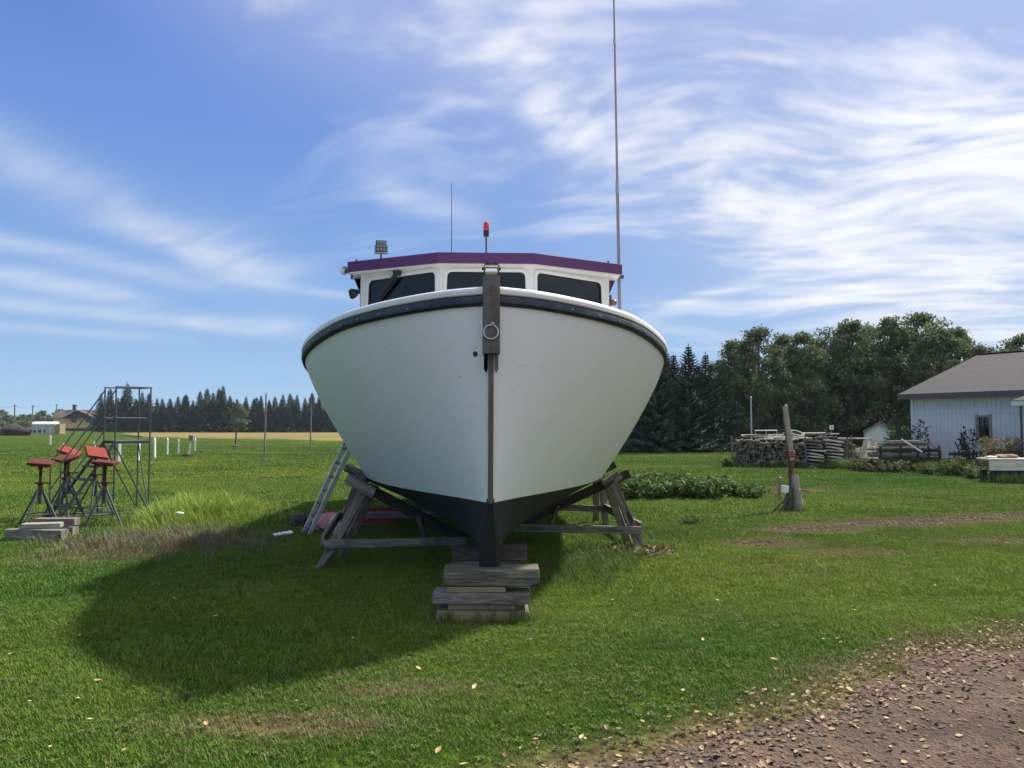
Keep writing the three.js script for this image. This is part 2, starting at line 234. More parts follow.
M.antifoul = std({ color: lin(0.024, 0.025, 0.028), map: foul, roughness: 0.75 });
{ // the hull's own gelcoat: faint mottling, scuffs, specks
  const R = rng(66), W = 2048, H = 1024, c = document.createElement('canvas'); c.width = W; c.height = H; const x = c.getContext('2d'); x.fillStyle = 'rgb(247,247,246)'; x.fillRect(0, 0, W, H);
  for (let i = 0; i < 900; i++) { const v = 236 + Math.floor(14 * R()); x.fillStyle = `rgba(${v},${v},${v - 3},0.22)`; x.beginPath(); x.ellipse(R() * W, R() * H, 6 + 50 * R(), 4 + 18 * R(), R() * 3, 0, 6.3); x.fill(); }
  for (let i = 0; i < 260; i++) { x.strokeStyle = `rgba(${120 + 60 * R()},${118 + 60 * R()},${112 + 60 * R()},${0.10 + 0.22 * R()})`; x.lineWidth = 0.6 + R(); const a = R() * W, b = R() * H, l = 4 + 26 * R(), t = (R() - 0.5) * 1.2; x.beginPath(); x.moveTo(a, b); x.lineTo(a + Math.cos(t) * l, b + Math.sin(t) * l); x.stroke(); }
  for (let i = 0; i < 420; i++) { x.fillStyle = `rgba(90,84,74,${0.15 + 0.35 * R()})`; x.beginPath(); x.arc(R() * W, R() * H, 0.5 + 1.1 * R(), 0, 6.3); x.fill(); }
  const t = new THREE.CanvasTexture(c); t.colorSpace = THREE.SRGBColorSpace; t.wrapS = t.wrapT = THREE.RepeatWrapping; M.hullGel = M.gel.clone(); M.hullGel.map = t; const g = loft(topRows), uv = g.attributes.uv, p = g.attributes.position; for (let i = 0; i < uv.count; i++) uv.setXY(i, Math.min(-p.getZ(i), 6) / 6, (p.getY(i) - 0.9) / 4 + (p.getX(i) >= 0 ? 0 : 0.5)); mesh('topsides', g, M.hullGel, boat); }
mesh('bottom', loft(lowRows), M.antifoul, boat);
{ // transom
  const sh = new THREE.Shape(), s = LEN, pts = [...lowRows.map((r) => r(s)), ...topRows.map((r) => r(s))]; pts.forEach(([b, y], i) => i ? sh.lineTo(b, y) : sh.moveTo(b, y)); for (const [b, y] of [...pts].reverse()) sh.lineTo(-b, y);
  mesh('transom', new THREE.ExtrudeGeometry(sh, { depth: 0.05, bevelEnabled: false }).translate(0, 0, -LEN - 0.05), M.gel, boat);
}
function sweep(profile, closed = true) { // profile of [out, up] round the sheer line, both sides in one band from stern to stern
  const path3 = []; for (let i = stations.length - 1; i >= 0; i--) path3.push([1, stations[i]]); for (let i = 0; i < stations.length; i++) path3.push([-1, stations[i]]);
  const P = path3.map(([sd, s]) => V(sd * bs(s), hs(s), -s)), pos = [], uv = [], idx = [], n = profile.length; let L = 0;
  for (let i = 0; i < P.length; i++) {
    const a = P[Math.max(i - 1, 0)], b = P[Math.min(i + 1, P.length - 1)], t = b.clone().sub(a).setY(0).normalize(), out = V(t.z, 0, -t.x); if (i) L += P[i].distanceTo(P[i - 1]);
    profile.forEach(([o, u]) => { pos.push(P[i].x + out.x * o, P[i].y + u, P[i].z + out.z * o); uv.push(L / 2, u); });
  }
  for (let i = 0; i < P.length - 1; i++) for (let r = 0; r < n - (closed ? 0 : 1); r++) { const a = i * n + r, a2 = i * n + (r + 1) % n; idx.push(a, a + n, a2, a2, a + n, a2 + n); }
  const g = new THREE.BufferGeometry(); g.setAttribute('position', new THREE.Float32BufferAttribute(pos, 3)); g.setAttribute('uv', new THREE.Float32BufferAttribute(uv, 2)); g.setIndex(idx); const ng = g.toNonIndexed(); ng.computeVertexNormals(); return ng;
}
const arc = (cx, cy, rx, ry, a0, a1, n) => Array.from({ length: n + 1 }, (_, i) => { const a = lerp(a0, a1, i / n); return [cx + rx * Math.cos(a), cy + ry * Math.sin(a)]; });
function smoothSweep(profile) { const g = sweep(profile); return g; }
const PI = Math.PI;
mesh('gunwale_rail', smoothSweep([[-0.16, 0.0], [-0.16, -0.05], [-0.03, -0.066], [0.006, -0.064], [0.014, -0.056], [0.016, -0.03], [0.010, -0.012], [-0.006, 0.0], [-0.04, 0.006]]), M.gel, boat);
mesh('rub_rail', smoothSweep([[-0.06, -0.070], [-0.06, -0.138], [-0.004, -0.138], [0.008, -0.133], [0.012, -0.120], [0.012, -0.090], [0.008, -0.075], [-0.004, -0.070]]), M.rubRail, boat);
mesh('rail_trim', smoothSweep([[-0.05, -0.140], [-0.05, -0.154], ...arc(-0.010, -0.147, 0.014, 0.007, -PI / 2, PI / 2, 4)]), M.black, boat);
for (const side of [-1, 1]) for (let k = 0; k < 22; k++) { const q = 0.35 + k * 0.24, o = 0.004, dn = bs(q + 0.02) - bs(q - 0.02), l = Math.hypot(dn, 0.04), nx = 0.04 / l, nz = dn / l; mesh('rail_screw', new THREE.CylinderGeometry(0.007, 0.007, 0.006, 8).rotateX(PI / 2).rotateY(side * Math.atan2(nx, nz)).translate(side * (bs(q) + nx * (0.012 + o)), hs(q) - 0.108, -q + nz * (0.012 + o)), M.galvanised, boat); }
{ // decks
  const pos = [], uv = [], idx = [], K = 10, S = stations.filter((s) => s <= 7.2);
  for (const s of S) for (let k = 0; k <= K; k++) { const t = k / K * 2 - 1, b = Math.max(bs(s) - 0.1, 0.01); pos.push(t * b, hs(s) - 0.03 + 0.06 * (1 - t * t), -s - 0.06); uv.push(t * b, s); }
  for (let i = 0; i < S.length - 1; i++) for (let k = 0; k < K; k++) { const a = i * (K + 1) + k; idx.push(a, a + 1, a + K + 1, a + 1, a + K + 2, a + K + 1); }
  const g = new THREE.BufferGeometry(); g.setAttribute('position', new THREE.Float32BufferAttribute(pos, 3)); g.setAttribute('uv', new THREE.Float32BufferAttribute(uv, 2)); g.setIndex(idx); g.computeVertexNormals();
  mesh('foredeck', g, M.gel, boat);
  const p2 = [], i2 = [], S2 = stations.filter((s) => s >= 6.4);
  for (const s of S2) for (const t of [-1, 1]) p2.push(t * (bs(s) - 0.12), 1.35, -s);
  for (let i = 0; i < S2.length - 1; i++) i2.push(i * 2, i * 2 + 1, i * 2 + 2, i * 2 + 1, i * 2 + 3, i * 2 + 2);
  const g2 = new THREE.BufferGeometry(); g2.setAttribute('position', new THREE.Float32BufferAttribute(p2, 3)); g2.setIndex(i2); g2.computeVertexNormals(); mesh('cockpit_deck', g2, M.gel, boat);
}
{ // keel and stem post: a deep plank that swells towards its foot
  const pos = [], idx = [], cols = []; const prof = [];
  for (let i = 0; i <= 30; i++) { const t = i / 30; prof.push(t); }
  const S = [0, 0.04, 0.12, 0.3, 0.7, 1.5, 3, 6, 9, LEN - 0.3];
  const top = (s) => garboard(s) + 0.06, bot = keelFoot;
  const rows = S.map((s, i) => { const z = -(0.40 + s), w = (i === 0 ? 0.045 : i === 1 ? 0.07 : 0.085); return [[w * 0.72, top(s), z], [w * 0.98, lerp(top(s), bot(s), 0.45), z], [w, lerp(top(s), bot(s), 0.75), z], [w * 0.85, bot(s), z], [-w * 0.85, bot(s), z], [-w, lerp(top(s), bot(s), 0.75), z], [-w * 0.98, lerp(top(s), bot(s), 0.45), z], [-w * 0.72, top(s), z]]; });
  rows.forEach((r) => r.forEach((p) => pos.push(...p))); const n = 8;
  for (let i = 0; i < rows.length - 1; i++) for (let k = 0; k < n; k++) { const a = i * n + k, b = i * n + (k + 1) % n; idx.push(a, b, a + n, b, b + n, a + n); }
  for (let k = 1; k < n - 1; k++) { idx.push(0, k + 1, k); const o = (rows.length - 1) * n; idx.push(o, o + k, o + k + 1); }
  const g = new THREE.BufferGeometry(); g.setAttribute('position', new THREE.Float32BufferAttribute(pos, 3)); g.setIndex(idx); const kg = g.toNonIndexed(); kg.computeVertexNormals();
  // stem foot: follows the stem from the waterline down to the keel, widening
  const p2 = [], i2 = []; const Y = [1.0, 0.93, 0.84, 0.75, 0.66, 0.58, 0.52, 0.46, 0.425];
  Y.forEach((y) => { const k = clamp((1.0 - y) / 0.42), w = lerp(0.040, 0.088, sm(clamp(k * 1.05))), z = -stemS(y) + 0.055 * (0.6 + k * 0.3), q = 0.25; p2.push(w * 0.55, y, z, w, y, z - 0.05, w, y, z - q, -w, y, z - q, -w, y, z - 0.05, -w * 0.55, y, z); });
  for (let i = 0; i < Y.length - 1; i++) for (let k = 0; k < 6; k++) { const a = i * 6 + k, b = i * 6 + (k + 1) % 6; i2.push(a, b, a + 6, b, b + 6, a + 6); }
  const e = (Y.length - 1) * 6; for (let k = 1; k < 5; k++) { i2.push(e, e + k, e + k + 1); i2.push(0, k + 1, k); }
  const g2 = new THREE.BufferGeometry(); g2.setAttribute('position', new THREE.Float32BufferAttribute(p2, 3)); g2.setIndex(i2); const sg = g2.toNonIndexed(); sg.computeVertexNormals();
  mesh('keel', [kg, sg], M.antifoul, boat);
}
{ // stem band, stem plate with ring, roller
  const band = texture(128, 512, (x, y) => { const a = tf(x, y, 6, 5), r = sstep(0.5, 0.75, tf(x + 0.3, y + 0.1, 8, 4)); return [lerp(0.44, 0.40, r) + 0.14 * a, lerp(0.43, 0.35, r) + 0.13 * a, lerp(0.41, 0.30, r) + 0.12 * a]; });
  M.stemIron = std({ map: band, color: lin(0.75, 0.72, 0.68), metalness: 0.55, roughness: 0.55 });
  M.stainless = std({ map: band, color: lin(0.66, 0.66, 0.65), metalness: 0.6, roughness: 0.45, roughnessMap: null });
  const seg = []; for (let i = 0; i < 14; i++) { const y0 = lerp(0.97, 2.3, i / 14), y1 = lerp(0.97, 2.3, (i + 1) / 14); seg.push(plank([0, y0, -stemS(y0) + 0.024], [0, y1 + 0.004, -stemS(y1) + 0.024], 0.05, 0.042, [0, 0, 1], 0.004)); }
  mesh('stem_band', seg, M.stemIron, boat);
  const holder = new THREE.Group(); holder.name = 'stem_fitting'; boat.add(holder);
  const cheek = (y) => -stemS(y) + 0.04;
  mesh('face_plate', [rbox(0.128, 0.62, 0.012, 0.004, 0, 2.47, cheek(2.47) + 0.055), box(0.012, 0.62, 0.12, 0.062, 2.47, cheek(2.47) - 0.012), box(0.012, 0.62, 0.12, -0.062, 2.47, cheek(2.47) - 0.012)], M.stainless, holder);
  for (const s of [-1, 1]) { const sh = new THREE.Shape(); sh.moveTo(0, 0); sh.lineTo(0.03, 0); sh.lineTo(0.03, -0.12); sh.lineTo(0.012, -0.15); sh.lineTo(0, -0.12); mesh('side_strap', new THREE.ExtrudeGeometry(sh, { depth: 0.02, bevelEnabled: false }).translate(-0.015, 0, 0).scale(s, 1, 1).translate(s * 0.042, 2.162, cheek(2.1) + 0.005), M.stainless, holder); }
  mesh('mooring_ring', new THREE.TorusGeometry(0.056, 0.0075, 8, 28).rotateX(-0.10).translate(-0.004, 2.325, cheek(2.4) + 0.082), M.galvanised, holder);
  mesh('ring_eye', [new THREE.TorusGeometry(0.014, 0.006, 6, 14).rotateY(PI / 2).translate(0.010, 2.388, cheek(2.4) + 0.072), rbox(0.03, 0.02, 0.01, 0.003, 0.01, 2.396, cheek(2.4) + 0.064)], M.galvanised, holder);
  for (const [x, y] of [[0, 2.69], [0, 2.66], [0, 2.62], [0, 2.205], [0.03, 2.44], [-0.03, 2.44]]) mesh('bolt', new THREE.CylinderGeometry(0.006, 0.006, 0.008, 8).rotateX(PI / 2).translate(x, y, cheek(2.5) + 0.065), M.steel, holder);
  mesh('roller', [new THREE.CylinderGeometry(0.034, 0.034, 0.09, 16).rotateZ(PI / 2).translate(0, 2.805, cheek(2.6) + 0.02)], M.aluminium, holder);
  for (const s of [-1, 1]) mesh('roller_cheek', new THREE.CylinderGeometry(0.058, 0.058, 0.012, 18).rotateZ(PI / 2).translate(s * 0.056, 2.815, cheek(2.6) + 0.01), M.stainless, holder);
  mesh('roller_pin', [new THREE.CylinderGeometry(0.012, 0.012, 0.15, 10).rotateZ(PI / 2).translate(0, 2.835, cheek(2.6) + 0.01), rbox(0.11, 0.012, 0.05, 0.003, 0, 2.872, cheek(2.6)), rbox(0.02, 0.03, 0.02, 0.003, 0.03, 2.88, cheek(2.6)), rbox(0.02, 0.03, 0.02, 0.003, -0.03, 2.88, cheek(2.6))], M.black, holder);
  { const y = 2.17; let lo = 0, hi = 1; const at = (q) => { let t = 0; for (let k = 0; k < 30; k++) { const p = sideRow(t)(q); t += (y - p[1]) / 1.7; } return sideRow(t)(q); }; for (let k = 0; k < 30; k++) { const m = (lo + hi) / 2; if (at(m)[0] < 0.125) lo = m; else hi = m; } const [b, yy, z] = at(lo), p2 = at(lo + 0.06), ang = Math.atan2(p2[0] - b, p2[2] - z); mesh('drain_hole', [new THREE.TorusGeometry(0.017, 0.005, 8, 18).rotateY(-(PI / 2 - ang)).translate(-b - 0.001, yy, -z + 0.001), new THREE.CylinderGeometry(0.016, 0.016, 0.008, 16).rotateX(PI / 2).rotateY(-(PI / 2 - ang)).translate(-b, yy, -z)], M.black, boat); }
}
// wheelhouse. Walls go round in facets: centre panel, two angled windscreen panels, sides, back
const CF = 3.10, CSd = 3.68, CB = 6.6, HW = 1.56, HC = 0.545, Y0 = 2.30, Y1 = 3.47; // front, corner, back (distance aft), half widths, floor and eaves heights
M.cabin = new THREE.MeshPhysicalMaterial({ color: lin(0.76, 0.755, 0.75), map: gel, roughness: 0.45, clearcoat: 0.1 });
M.cabinIn = std({ color: lin(0.16, 0.15, 0.14), roughness: 0.9 });
M.glass = new THREE.MeshPhysicalMaterial({ color: lin(0.16, 0.18, 0.18), transmission: 1, thickness: 0, roughness: 0.03, ior: 1.5, side: THREE.DoubleSide });
M.purple = std({ color: lin(0.125, 0.030, 0.150), map: speck, roughness: 0.5 });
function roundedQuad(target, q, r) { // q: four corners anticlockwise, corners rounded
  const n = q.length; for (let i = 0; i < n; i++) { const p = q[(i + n - 1) % n], c = q[i], d = q[(i + 1) % n]; const u = (a, b) => { const l = Math.hypot(b[0] - a[0], b[1] - a[1]); return [a[0] + (b[0] - a[0]) / l * r, a[1] + (b[1] - a[1]) / l * r]; }; const e = u(c, p), f = u(c, d); i ? target.lineTo(...e) : target.moveTo(...e); target.quadraticCurveTo(...c, ...f); } target.closePath(); return target;
}
const inset = (q, k) => { const cx = q.reduce((s, p) => s + p[0], 0) / q.length, cy = q.reduce((s, p) => s + p[1], 0) / q.length; return q.map(([x, y]) => [x - Math.sign(x - cx) * k, y - Math.sign(y - cy) * k]); };
function panel(a, b, windows, name = 'wheelhouse_wall') { // wall from a to b (x, z in plan), outside to the right of a->b seen from above
  const L = Math.hypot(b[0] - a[0], b[1] - a[1]), ang = Math.atan2(-(b[1] - a[1]), b[0] - a[0]); const sh = new THREE.Shape(); sh.moveTo(0, Y0); sh.lineTo(L, Y0); sh.lineTo(L, Y1); sh.lineTo(0, Y1); sh.closePath();
  for (const w of windows) sh.holes.push(roundedQuad(new THREE.Path(), w, 0.075));
  const place = (g) => g.rotateY(ang).translate(a[0], 0, a[1]);
  const wall = mesh(name, place(new THREE.ExtrudeGeometry(sh, { depth: 0.05, bevelEnabled: false, curveSegments: 8 }).translate(0, 0, -0.05)), M.cabin, boat);
  for (const w of windows) {
    const f = roundedQuad(new THREE.Shape(), inset(w, -0.022), 0.09); f.holes.push(roundedQuad(new THREE.Path(), inset(w, 0.012), 0.07));
    const win = mesh('window', place(new THREE.ExtrudeGeometry(f, { depth: 0.014, bevelEnabled: true, bevelSize: 0.004, bevelThickness: 0.004, bevelSegments: 1, curveSegments: 8 }).translate(0, 0, -0.002)), M.cabin, boat);
    mesh('gasket', place(new THREE.ExtrudeGeometry((() => { const s = roundedQuad(new THREE.Shape(), inset(w, 0.012), 0.068); s.holes.push(roundedQuad(new THREE.Path(), inset(w, 0.026), 0.06)); return s; })(), { depth: 0.03, bevelEnabled: false, curveSegments: 8 }).translate(0, 0, -0.024)), M.rubber, win);
    mesh('pane', place(new THREE.ShapeGeometry(roundedQuad(new THREE.Shape(), inset(w, 0.02), 0.065), 8).translate(0, 0, -0.012)), M.glass, win);
  }
  return wall;
}
panel([-HC, -CF], [HC, -CF], [[[0.045, 2.72], [1.045, 2.72], [1.02, 3.425], [0.07, 3.425]]]);
const SL = Math.hypot(HW - HC, CSd - CF);
panel([-HW, -CSd], [-HC, -CF], [[[0.09, 2.72], [SL - 0.045, 2.72], [SL - 0.05, 3.43], [0.12, 3.40]]]);
panel([HC, -CF], [HW, -CSd], [[[0.045, 2.72], [SL - 0.09, 2.72], [SL - 0.12, 3.40], [0.05, 3.43]]]);
panel([-HW, -CB], [-HW, -CSd], [[[1.75, 2.72], [2.75, 2.72], [2.75, 3.34], [1.75, 3.34]], [[0.35, 2.72], [1.35, 2.72], [1.35, 3.34], [0.35, 3.34]]]);
panel([HW, -CSd], [HW, -CB], [[[0.2, 2.72], [1.2, 2.72], [1.2, 3.34], [0.2, 3.34]], [[1.6, 2.72], [2.6, 2.72], [2.6, 3.34], [1.6, 3.34]]]);
mesh('wheelhouse_wall', [box(2 * HW, Y1 - Y0, 0.05, 0, (Y0 + Y1) / 2, -CB)], M.cabin, boat);
mesh('wheelhouse_floor', box(2 * HW - 0.1, 0.03, CB - CF - 0.4, 0, 2.36, -(CF + CB) / 2 - 0.2), M.cabinIn, boat);
mesh('dashboard', [box(2.6, 0.05, 0.5, 0, 2.80, -CSd - 0.28), box(2.6, 0.4, 0.04, 0, 2.58, -CSd - 0.5)], M.cabinIn, boat);
mesh('dash_screen', rbox(0.26, 0.2, 0.06, 0.01, -0.98, 3.26, -CSd - 0.22), M.paintGrey, boat);
mesh('seat_back', rbox(0.5, 0.6, 0.12, 0.04, 0.7, 3.0, -CSd - 1.1), M.cabinIn, boat);
{ // roof: a flat slab with a faceted visor edge
  const outline = (o) => [[-HC - 0.02, CF - 0.13 - o], [HC + 0.02, CF - 0.13 - o], [HW + 0.14 + o, CSd - 0.10], [HW + 0.14 + o, CB + 0.5], [-HW - 0.14 - o, CB + 0.5], [-HW - 0.14 - o, CSd - 0.10]];
  const shp = (o) => { const s = new THREE.Shape(); outline(o).forEach(([x, z], i) => i ? s.lineTo(x, z) : s.moveTo(x, z)); s.closePath(); return s; };
  const slab = (o, h, y, bevel = 0) => new THREE.ExtrudeGeometry(shp(o), { depth: h, bevelEnabled: bevel > 0, bevelSize: bevel, bevelThickness: bevel, bevelSegments: 2 }).rotateX(PI / 2).scale(1, 1, 1).translate(0, y + h, 0);
  const flip = (g) => { g.scale(1, 1, -1); const i = g.index; g = i ? g.toNonIndexed() : g; const p = g.attributes.position; for (let k = 0; k < p.count; k += 3) for (let c = 0; c < 3; c++) { const t = p.array[(k + 1) * 3 + c]; p.array[(k + 1) * 3 + c] = p.array[(k + 2) * 3 + c]; p.array[(k + 2) * 3 + c] = t; } g.computeVertexNormals(); return g; };
  const roof = mesh('roof', flip(slab(-0.012, 0.02, Y1)), M.cabin, boat);
  mesh('fascia', flip(slab(0, 0.112, Y1 + 0.024, 0.008)), M.purple, roof);
  mesh('roof_skin', flip(slab(-0.16, 0.008, Y1 + 0.147)), M.cabin, roof);
  for (const s of [-1, 1]) { const sh = new THREE.Shape(); sh.moveTo(0, 0); sh.lineTo(0.12, 0); sh.lineTo(0.012, -0.26); sh.lineTo(0, -0.26); mesh('roof_bracket', new THREE.ExtrudeGeometry(sh, { depth: 0.05, bevelEnabled: false }).scale(s, 1, 1).translate(s * HW, Y1, -CSd - 0.3), M.purple, boat); }
  mesh('side_trim', box(0.035, 0.9, 0.06, -HW - 0.02, 3.0, -CSd - 0.25), M.purple, boat);
}
const RT = Y1 + 0.16;
{ // windscreen wiper on the left-hand pane
  const w = new THREE.Group(); w.name = 'windscreen_wiper'; boat.add(w); const at = (t, y, o = 0.03) => { const x = -HW + (HW - HC) * t, z = -CSd + (CSd - CF) * t; return [x - o * 0.5, y, z + o * 0.87]; };
  mesh('wiper_blade', plank(at(0.06, 2.90), at(0.48, 3.40), 0.030, 0.022), M.black, w); mesh('wiper_arm', plank(at(0.30, 3.19, 0.055), at(0.50, 3.43, 0.055), 0.045, 0.035), M.black, w); mesh('wiper_motor', rbox(0.10, 0.06, 0.06, 0.01, ...at(0.50, 3.435, 0.045)), M.black, w);
}
{ // square floodlight on the roof
  const f = new THREE.Group(); f.name = 'floodlight'; f.position.set(-1.29, RT, -CSd + 0.16); f.rotation.y = 0.12; f.scale.setScalar(0.88); boat.add(f);
  mesh('lamp_housing', [rbox(0.15, 0.165, 0.06, 0.012, 0, 0.19, 0), ...[-2, -1, 0, 1, 2].map((k) => box(0.006, 0.13, 0.03, k * 0.026, 0.19, -0.04))], M.black, f);
  const lens = std({ color: lin(0.20, 0.22, 0.24), roughness: 0.25, metalness: 0.3 }); for (let i = 0; i < 3; i++) for (let j = 0; j < 3; j++) mesh('lens', rbox(0.036, 0.042, 0.012, 0.004, (i - 1) * 0.043, 0.19 + (j - 1) * 0.049, 0.031), lens, f);
  mesh('yoke', [rbox(0.17, 0.014, 0.04, 0.003, 0, 0.088, 0), rbox(0.012, 0.12, 0.04, 0.003, 0.084, 0.14, 0), rbox(0.012, 0.12, 0.04, 0.003, -0.084, 0.14, 0), new THREE.CylinderGeometry(0.012, 0.016, 0.09, 10).translate(0, 0.045, 0), new THREE.CylinderGeometry(0.03, 0.034, 0.016, 14).translate(0, 0.008, 0)], M.steel, f);
}
{ // red beacon on a short pole
  const b = new THREE.Group(); b.name = 'beacon'; b.position.set(0.0, RT, -CF - 0.1); boat.add(b);
  mesh('beacon_pole', [new THREE.CylinderGeometry(0.011, 0.011, 0.24, 10).translate(0, 0.12, 0), new THREE.CylinderGeometry(0.012, 0.05, 0.03, 14).translate(0, 0.012, 0)], M.steel, b);
  mesh('beacon_base', new THREE.CylinderGeometry(0.034, 0.034, 0.075, 16).translate(0, 0.265, 0), M.black, b);
  mesh('red_lens', new THREE.LatheGeometry([[0.001, 0.105], [0.020, 0.102], [0.031, 0.092], [0.034, 0.07], [0.034, 0], [0.001, 0]].map(([x, y]) => new THREE.Vector2(x, y)), 18).translate(0, 0.303, 0), new THREE.MeshPhysicalMaterial({ color: lin(0.55, 0.02, 0.05), roughness: 0.2, clearcoat: 0.5 }), b).userData.label = 'red beacon lens';
}
mesh('thin_whip_aerial', [tube([-0.42, RT - 0.01, -CF - 0.25], [-0.42, RT + 0.92, -CF - 0.25], 0.006, 0.003, 8), new THREE.CylinderGeometry(0.014, 0.018, 0.07, 10).translate(-0.42, RT + 0.03, -CF - 0.25)], M.steel, boat);
{ // tall white radio aerial on the far side
  const a = new THREE.Group(); a.name = 'tall_aerial'; boat.add(a); const x0 = HW + 0.175, z0 = -CSd - 0.25; const al = texture(64, 256, (x, y) => 0.62 + 0.2 * tf(x, y, 6, 4)); const am = std({ map: al, color: lin(0.62, 0.60, 0.62), roughness: 0.5 });
  const pt = (y) => [x0 + 0.012 - (y - 2.4) * 0.012, y, z0];
  mesh('lower_section', tube(pt(2.35), pt(4.7), 0.024, 0.021, 12), am, a); mesh('upper_section', tube(pt(4.7), pt(8.6), 0.017, 0.008, 10), am, a); mesh('ferrule', tube(pt(4.62), pt(4.78), 0.025, 0.024, 12), M.galvanised, a);
  mesh('ferrule', tube(pt(3.0), pt(3.05), 0.03, 0.03, 12), M.galvanised, a); mesh('ferrule', tube(pt(6.6), pt(6.68), 0.019, 0.018, 10), M.galvanised, a);
  mesh('aerial_clamp', [rbox(0.16, 0.05, 0.05, 0.01, x0 - 0.02, Y1 + 0.05, z0)], M.steel, a);
}
{ // horn, deck lamp and side lamps on the wheelhouse sides
  const h = new THREE.Group(); h.name = 'horn'; boat.add(h); const hx = -HW - 0.11, hz = -CSd + 0.02;
  mesh('horn_bell', new THREE.LatheGeometry([[0.012, 0], [0.016, 0.05], [0.03, 0.09], [0.058, 0.12], [0.054, 0.12], [0.024, 0.085]].map(([x, y]) => new THREE.Vector2(x, y)), 18).rotateX(PI / 2 - 0.1).rotateY(-0.5).translate(hx - 0.02, Y1 + 0.02, hz - 0.02), M.galvanised, h);
  mesh('horn_mount', [rbox(0.1, 0.03, 0.03, 0.006, hx + 0.05, Y1 + 0.015, hz - 0.03), rbox(0.03, 0.06, 0.05, 0.006, hx, Y1 - 0.02, hz - 0.04)], M.steel, h);
  const l = new THREE.Group(); l.name = 'deck_lamp'; boat.add(l); mesh('lamp_shade', new THREE.LatheGeometry([[0.01, 0.09], [0.03, 0.085], [0.075, 0.01], [0.07, 0], [0.02, 0.02]].map(([x, y]) => new THREE.Vector2(x, y)), 16).rotateX(PI / 2 - 0.5).rotateY(-0.7).translate(-HW - 0.085, 3.24, -CSd - 0.1), M.black, l); mesh('lamp_bracket', rbox(0.12, 0.03, 0.03, 0.006, -HW - 0.04, 3.27, -CSd - 0.14), M.steel, l);
  const r = new THREE.Group(); r.name = 'side_lamp'; boat.add(r); mesh('lamp_body', [rbox(0.05, 0.14, 0.06, 0.012, HW + 0.025, 3.19, -CSd - 0.12)], M.brownWood, r); mesh('lamp_lens', new THREE.SphereGeometry(0.042, 14, 10).translate(HW + 0.075, 3.16, -CSd - 0.10), std({ color: lin(0.22, 0.07, 0.06), roughness: 0.3 }), r);
  for (const [x, z] of [[-1.62, CSd + 0.05], [1.55, CSd]]) mesh('roof_stud', new THREE.CylinderGeometry(0.014, 0.018, 0.05, 8).translate(x, RT + 0.02, -z), M.steel, boat);
}
console.log('boat done');

// ------------------------------------------------------------------ keel blocks: every timber is a thing
function timber(name, w, h, d, x, y, z, turn, mat, label, cat, group) { const g = rbox(w, h, d, 0.012); const r = rng(Math.round(w * 1000 + y * 7000 + x * 31 + z * 57)); const uv = g.attributes.uv, du = r() * 3, dv = r() * 3; for (let i = 0; i < uv.count; i++) uv.setXY(i, uv.getX(i) + du, uv.getY(i) + dv); const p = g.attributes.position; for (let i = 0; i < p.count; i++) { const k = 0.010; p.setXYZ(i, p.getX(i) + (hash2(Math.round(p.getX(i) * 90), Math.round(p.getY(i) * 70) + 5) - 0.5) * k, p.getY(i), p.getZ(i) + (hash2(Math.round(p.getZ(i) * 80), Math.round(p.getX(i) * 60)) - 0.5) * k); } const m = solo(name, g, mat, label, cat, group); m.position.set(x, y + h / 2, z); m.rotation.y = turn; return m; }
{
  const g = 'keel blocks under the bow'; const z = -6.80, cx = -0.245;
  timber('timber_block', 0.76, 0.085, 0.34, cx + 0.005, 0.0, z + 0.02, 0.03, M.tanWood, 'tan bottom timber lying on the grass in the stack under the bow', 'timber', g);
  timber('timber_block', 0.56, 0.055, 0.30, cx + 0.0, 0.0855, z - 0.01, -0.02, M.tanWood, 'short brown timber second from bottom in the stack under the bow', 'timber', g);
  timber('timber_block', 0.80, 0.085, 0.30, cx - 0.005, 0.141, z + 0.03, -0.015, M.greyWood, 'longest pale grey timber with a knot in the stack under the bow', 'timber', g);
  timber('timber_block', 0.49, 0.05, 0.28, cx - 0.05, 0.2265, z, 0.02, M.tanWood, 'thin short plank between the two long timbers under the bow', 'timber', g);
  timber('timber_block', 0.79, 0.143, 0.26, cx + 0.075, 0.277, z + 0.01, 0.015, M.greenWood, 'thick greenish beam on top of the stack carrying the keel', 'timber', g);
  const z2 = -8.15, c2 = -0.25;
  timber('timber_block', 0.74, 0.12, 0.34, c2, 0.0, z2, 0.04, M.darkWood, 'dark bottom timber of the rear stack under the keel', 'timber', g);
  timber('timber_block', 0.66, 0.14, 0.30, c2 - 0.02, 0.121, z2, -0.03, M.darkWood, 'middle timber of the rear stack under the keel', 'timber', g);
  timber('timber_block', 0.74, 0.125, 0.28, c2 + 0.03, 0.262, z2, 0.02, M.darkWood, 'dark upper timber of the rear stack under the keel', 'timber', g);
}
